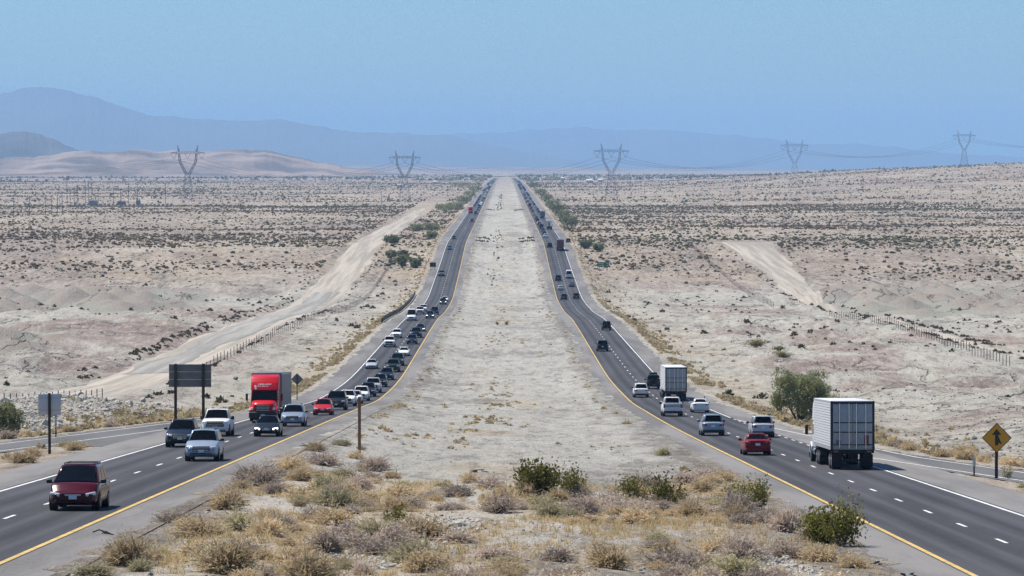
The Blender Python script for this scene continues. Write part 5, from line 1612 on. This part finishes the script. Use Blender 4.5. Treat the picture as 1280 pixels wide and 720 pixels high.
# guardrail on the left
o = empty('guardrail', (-26.6, 800, 0)); tag(o, 'dark weathered guardrail curving along the left shoulder', 'guardrail')
rail = MB(); dd = np.arange(800, 1100.1, 3.8)
zr = [float(road_z(-1, d_)) for d_ in dd]
for a in range(len(dd) - 1):
    for hh in (0.52, 0.86):
        v = [(0, dd[a] - 800, zr[a] + hh - .16), (0, dd[a] - 800, zr[a] + hh + .16), (0, dd[a + 1] - 800, zr[a + 1] + hh + .16), (0, dd[a + 1] - 800, zr[a + 1] + hh - .16)]
        rail.add(v + [(p_[0] - 0.08, p_[1], p_[2]) for p_ in v], [(0, 1, 2, 3), (7, 6, 5, 4), (1, 5, 6, 2), (0, 3, 7, 4)])
rail.build('rail', M_RUST, o)
pm = MB().box((0, 0, 0.5), (0.2, 0.2, 1.1)).mesh('post', M_WOOD)
for a in range(len(dd)):
    c = link(bpy.data.objects.new('post', pm), o); c.location = (-0.2, dd[a] - 800, zr[a])
# wire fences
pm = MB().box((0, 0, 0.75), (0.10, 0.10, 1.5)).mesh('post', M_RUST)
def fence(pts, step, label, h=1.5):
    x0, d0 = pts[0]
    o = empty('wire_fence', (x0, d0, gz(x0, d0))); tag(o, label, 'fence'); z0 = o.location.z
    P_ = []
    for (xa, da), (xb, db) in zip(pts[:-1], pts[1:]):
        n_ = max(1, int(math.hypot(xb - xa, db - da) / step))
        for k in range(n_): P_.append((xa + (xb - xa) * k / n_, da + (db - da) * k / n_))
    P_.append(pts[-1])
    wr = MB(); last = None
    for x, d in P_:
        z = gz(x, d)
        c = link(bpy.data.objects.new('post', pm), o); c.location = (x - x0, d - d0, z - z0 - 0.05); c.scale = (1, 1, h / 1.5 * pr.uniform(0.92, 1.08))
        if last is not None:
            for hh in (0.35, 0.75, 1.15): wr.cyl((last[0] - x0, last[1] - d0, last[2] - z0 + hh * h / 1.5), (x - x0, d - d0, z - z0 + hh * h / 1.5), 0.006, n=3, caps=False)
        last = (x, d, z)
    wr.build('wire', M_WIRE, o)
fence([(-58, 405), (-49.5, 452)], 2.2, 'wire fence with close dark posts at the far left edge')
fence([(-46, 560), (-44.5, 640), (-43.5, 760), (-43, 880)], 5.5, 'wire fence between the dirt track and the left carriageway', 1.6)
fence([(-42.5, 900), (-41, 1010), (-40, 1150), (-39.5, 1330)], 6.0, 'far wire fence above the guardrail on the left', 1.6)
fence([(79, 575), (80, 660), (80.5, 760), (79.5, 900)], 4.2, 'dark wire fence climbing along the right dirt track', 1.7)
fence([(73, 1000), (72, 1200), (72, 1500)], 5.0, 'far wire fence left of the right dirt track', 1.7)
# track tyre debris and twigs on the shoulders
def debris(px, D, label, s=1.0):
    x = (px - XV) * D / FPX
    mb = MB(); q = random.Random(int(px)); 
    for k in range(5):
        a = q.uniform(-0.5, 0.5); c = (q.uniform(-.35, .35) * s, q.uniform(-.2, .2) * s, 0.03 + 0.02 * k)
        mb.box(c, (q.uniform(.15, .4) * s, q.uniform(.06, .12) * s, 0.035), Matrix.Rotation(a, 3, 'Z') @ Matrix.Rotation(q.uniform(-.4, .4), 3, 'Y'))
    side = 1 if x > 0 else -1
    zz = float(road_z(side, D)) if EDGE_IN < abs(x) < 26 else gz(x, D)
    o = mb.build('tyre_scrap', M_TYRE, None); o.location = (x, D, zz + 0.015); tag(o, label, 'debris')
debris(131, 127, 'shredded black tyre scrap on the left inner shoulder', 1.0)
debris(390, 238, 'dark scrap of rubber by the left inner shoulder', 1.6)
debris(595, 213, 'long dark twig of rubber in the grey median gravel', 1.8)
debris(1140, 118, 'small curl of black rubber on the right inner shoulder', 0.8)
debris(1096, 124, 'tiny black scrap on the right inner shoulder near the green bush', 0.5)

# ------------------------------------------------------------------ power lines and far structures
M_LATTICE = simple('pylon_steel', (0.19, 0.20, 0.22), rough=0.7, metal=0.2, var=0.1)
M_POLE = simple('utility_pole_wood', (0.09, 0.08, 0.072), rough=0.9, var=0.2)
M_BLDG = simple('pale_building', (0.72, 0.71, 0.68), rough=0.8, var=0.06)
M_BLDGDARK = simple('dark_openings', (0.06, 0.06, 0.065), rough=0.7)
M_SUBST = simple('substation_blue_grey', (0.22, 0.225, 0.25), rough=0.6, var=0.5, scale=0.15)
def strut(mb, a, b, w=0.15): mb.cyl(a, b, w, w, n=4, caps=False, smooth=False)
def lattice(mb, A, B, n, w=0.13):
    """square lattice mast between two rings of four points"""
    lv = [[Vector(A[i]).lerp(Vector(B[i]), k / n) for i in range(4)] for k in range(n + 1)]
    for k in range(n):
        for i in range(4):
            j = (i + 1) % 4
            strut(mb, lv[k][i], lv[k + 1][i], w * 1.25)
            strut(mb, lv[k][i], lv[k + 1][j], w * 0.8); strut(mb, lv[k][j], lv[k + 1][i], w * 0.8)
            strut(mb, lv[k + 1][i], lv[k + 1][j], w * 0.8)
def ring(cx, cz, hx, hy, cy=0): return [(cx - hx, cy - hy, cz), (cx + hx, cy - hy, cz), (cx + hx, cy + hy, cz), (cx - hx, cy + hy, cz)]
def pylon_meshes(w):
    out = []
    b = MB(); lattice(b, ring(0, 0, 5.0, 5.0), ring(0, 21, 1.8, 1.8), 5, w); out.append(('tower_base', b.mesh('tower_base', M_LATTICE)))
    for s in (-1, 1):
        f = MB(); lattice(f, ring(s * 0.9, 21, 0.9, 1.3), ring(s * 6.2, 31, 0.75, 0.9), 3, w); lattice(f, ring(s * 6.2, 31, 0.75, 0.9), ring(s * 6.9, 37.5, 0.6, 0.9), 2, w)
        out.append(('fork', f.mesh('fork', M_LATTICE)))
        p_ = MB(); lattice(p_, ring(s * 6.9, 39, 0.6, 0.6), ring(s * 8.0, 44, 0.08, 0.08), 2, w); out.append(('earth_peak', p_.mesh('earth_peak', M_LATTICE)))
    c = MB()
    A = [(-13.5, -0.4, 38.0), (-13.5, 0.4, 38.0), (-13.5, 0.4, 38.3), (-13.5, -0.4, 38.3)]; Bq = [(-7, -0.9, 37.5), (-7, 0.9, 37.5), (-7, 0.9, 39.2), (-7, -0.9, 39.2)]
    Cq = [(7, -0.9, 37.5), (7, 0.9, 37.5), (7, 0.9, 39.2), (7, -0.9, 39.2)]; Dq = [(13.5, -0.4, 38.0), (13.5, 0.4, 38.0), (13.5, 0.4, 38.3), (13.5, -0.4, 38.3)]
    lattice(c, A, Bq, 3, w * 0.9); lattice(c, Bq, Cq, 6, w * 0.9); lattice(c, Cq, Dq, 3, w * 0.9)
    out.append(('crossarm', c.mesh('crossarm', M_LATTICE)))
    for xx in (-11, 0, 11):
        q = MB()
        for s in (-1, 1): strut(q, (xx + s * 2.4, 0, 37.6), (xx, 0, 33.4), 0.16)
        out.append(('insulator_string', q.mesh('insulator_string', M_LATTICE)))
    return out
PY = pylon_meshes(0.105)
spots = [(235, 2880, 1.0, 'lattice power pylon standing left of the road, leftmost of five'),
         (506, 2820, 0.90, 'lattice power pylon nearest the left carriageway'),
         (764, 2940, 1.03, 'lattice power pylon just right of the road'),
         (993, 3600, 1.0, 'lattice power pylon at the foot of the right hill'),
         (1205, 4300, 0.98, 'lattice power pylon on top of the right hill')]
tops = []
for px, D, s, lb in spots:
    x = (px - XV) * D / FPX; z = gz(x, D)
    o = empty('power_pylon', (x, D, z - 0.1), (0, 0, R(-4))); o.scale = (s,) * 3; tag(o, lb, 'pylon', 'power pylons across the plain')
    for n_, me in PY: link(bpy.data.objects.new(n_, me), o)
    tops.append((x, D, z, s))
tops = [(tops[0][0] - 330, 2900, -25, 1.0)] + tops + [(tops[-1][0] + 320, 4900, 12, 1.0)]
names = ['between the left picture edge and the leftmost pylon', 'between the two left pylons', 'across the highway', 'from the road up to the hill foot', 'up the right hill', 'from the hilltop to the right picture edge']
for i in range(len(tops) - 1):
    a, b = tops[i], tops[i + 1]
    for j, xx in enumerate((-11, 0, 11)):
        w_ = MB(); prev = None
        for k in range(25):
            t = k / 24
            p_ = Vector((a[0] + xx * a[3] + (b[0] + xx * b[3] - a[0] - xx * a[3]) * t, a[1] + (b[1] - a[1]) * t, a[2] + 33.4 * a[3] + (b[2] + 33.4 * b[3] - a[2] - 33.4 * a[3]) * t - 13 * 4 * t * (1 - t)))
            if prev is not None: w_.cyl(prev, p_, 0.10, n=3, caps=False)
            prev = p_
        o = w_.build('power_cable', M_WIRE); tag(o, ['left', 'middle', 'right'][j] + ' sagging power cable ' + names[i], 'cable', 'sagging power cables')
# wooden poles and the small substation on the left plain
def ppole(px, D, h, label):
    x, z = base_at(px, D)
    o = empty('utility_pole', (x, D, z)); tag(o, label, 'utility pole', 'utility poles on the left plain')
    MB().cyl((0, 0, -0.2), (0, 0, h), 0.19, 0.14, n=6).build('pole', M_POLE, o)
    MB().box((0, 0, h - 1.2), (2.6, 0.2, 0.22)).build('crossarm', M_POLE, o)
line = [(17, 2080, 12), (37, 2120, 12), (57, 2180, 12), (65, 2200, 12), (72, 2260, 13), (78, 2320, 13), (84, 2600, 21), (88, 2420, 13), (93, 2480, 14), (97, 2560, 15), (107, 2640, 15), (111, 2700, 16), (115, 2740, 16), (123, 2640, 13), (142, 2660, 12), (151, 2680, 12), (161, 2640, 16), (172, 2660, 16), (207, 2700, 16)]
ords = ['first', 'second', 'third', 'fourth', 'fifth', 'sixth', 'seventh', 'eighth', 'ninth', 'tenth', 'eleventh', 'twelfth', 'thirteenth', 'fourteenth', 'fifteenth', 'sixteenth', 'seventeenth', 'eighteenth', 'nineteenth']
for k, (px, D, h) in enumerate(line): ppole(px, D, h, 'dark utility pole on the left plain, %s from the left' % ords[k])
x, z = base_at(477, 2500)
o = empty('white_mast', (x, 2500, z)); tag(o, 'thin white mast on the plain near the second pylon', 'mast')
MB().cyl((0, 0, -0.1), (0, 0, 11), 0.35, 0.25, n=6).build('mast', M_BLDG, o)
MB().rbox((0, 0, 11.2), (0.9, 0.9, 0.5), 0.1).build('cap', M_BLDG, o)
for px, D, w_, d_, h, lb in ((117, 2650, 6, 4, 5.0, 'blue-grey substation transformer, left one by the poles'), (152, 2660, 6, 4, 4, 'blue-grey substation transformer, middle one'), (173, 2650, 3, 4, 5, 'blue-grey substation switch block, right one')):
    x, z = base_at(px, D)
    o = empty('transformer', (x, D, z)); tag(o, lb, 'transformer', 'substation equipment on the left plain')
    MB().rbox((0, 0, h * 0.33), (w_, d_, h * 0.66), 0.2).build('tank', M_SUBST, o)
    for k in (-1, 0, 1):
        MB().cyl((k * w_ * 0.3, 0, h * 0.66), (k * w_ * 0.3, 0, h), 0.25, 0.15, n=6).build('bushing', M_SUBST, o)
        MB().box((k * w_ * 0.3, -d_ / 2 - 0.3, h * 0.3), (w_ * 0.2, 0.5, h * 0.5)).build('radiator', M_SUBST, o)
xa, za = base_at(92, 2620); xb, zb = base_at(212, 2620)
o = empty('substation_fence', (xa, 2620, za)); tag(o, 'long low blue-grey fence in front of the substation', 'fence')
for k in range(24):
    x = xa + (xb - xa) * k / 23
    MB().box((x - xa + 1.4, 0, gz(x, 2620) - za + 0.6), ((xb - xa) / 23 - 1.2, 0.1, 1.2)).build('panel', M_SUBST, o)
# pale buildings on the plain right of the road end
def shed(px, D, w_, d_, h, label, name='shed'):
    x, z = base_at(px, D)
    o = empty(name, (x, D, z)); tag(o, label, 'building')
    MB().box((0, 0, h / 2), (w_, d_, h)).build('wall', M_BLDG, o)
    MB().prism([(-d_ / 2 - .4, h), (0, h + d_ * 0.14), (d_ / 2 + .4, h)], -w_ / 2 - .4, w_ / 2 + .4).build('roof', M_BLDG, o)
    for k in (-0.3, 0.1): MB().box((k * w_, -d_ / 2 - 0.05, h * 0.5), (w_ * 0.1, 0.1, h * 0.35)).build('window', M_BLDGDARK, o)
    MB().box((w_ * 0.36, -d_ / 2 - 0.05, h * 0.34), (w_ * 0.12, 0.1, h * 0.68)).build('door', M_BLDGDARK, o)
shed(737, 5200, 9.5, 8, 4.0, 'small white building on the plain right of the road end')
shed(750, 5600, 7.0, 8, 3.6, 'smaller pale building right of the white one on the plain')
shed(703, 5400, 4.5, 6, 6.5, 'tall narrow white hut near the right road end')
shed(543, 4700, 4.5, 5, 4.0, 'tiny white hut on the plain left of the road end')
shed(500, 4300, 6.0, 5, 3.0, 'tiny white hut behind the second pylon')
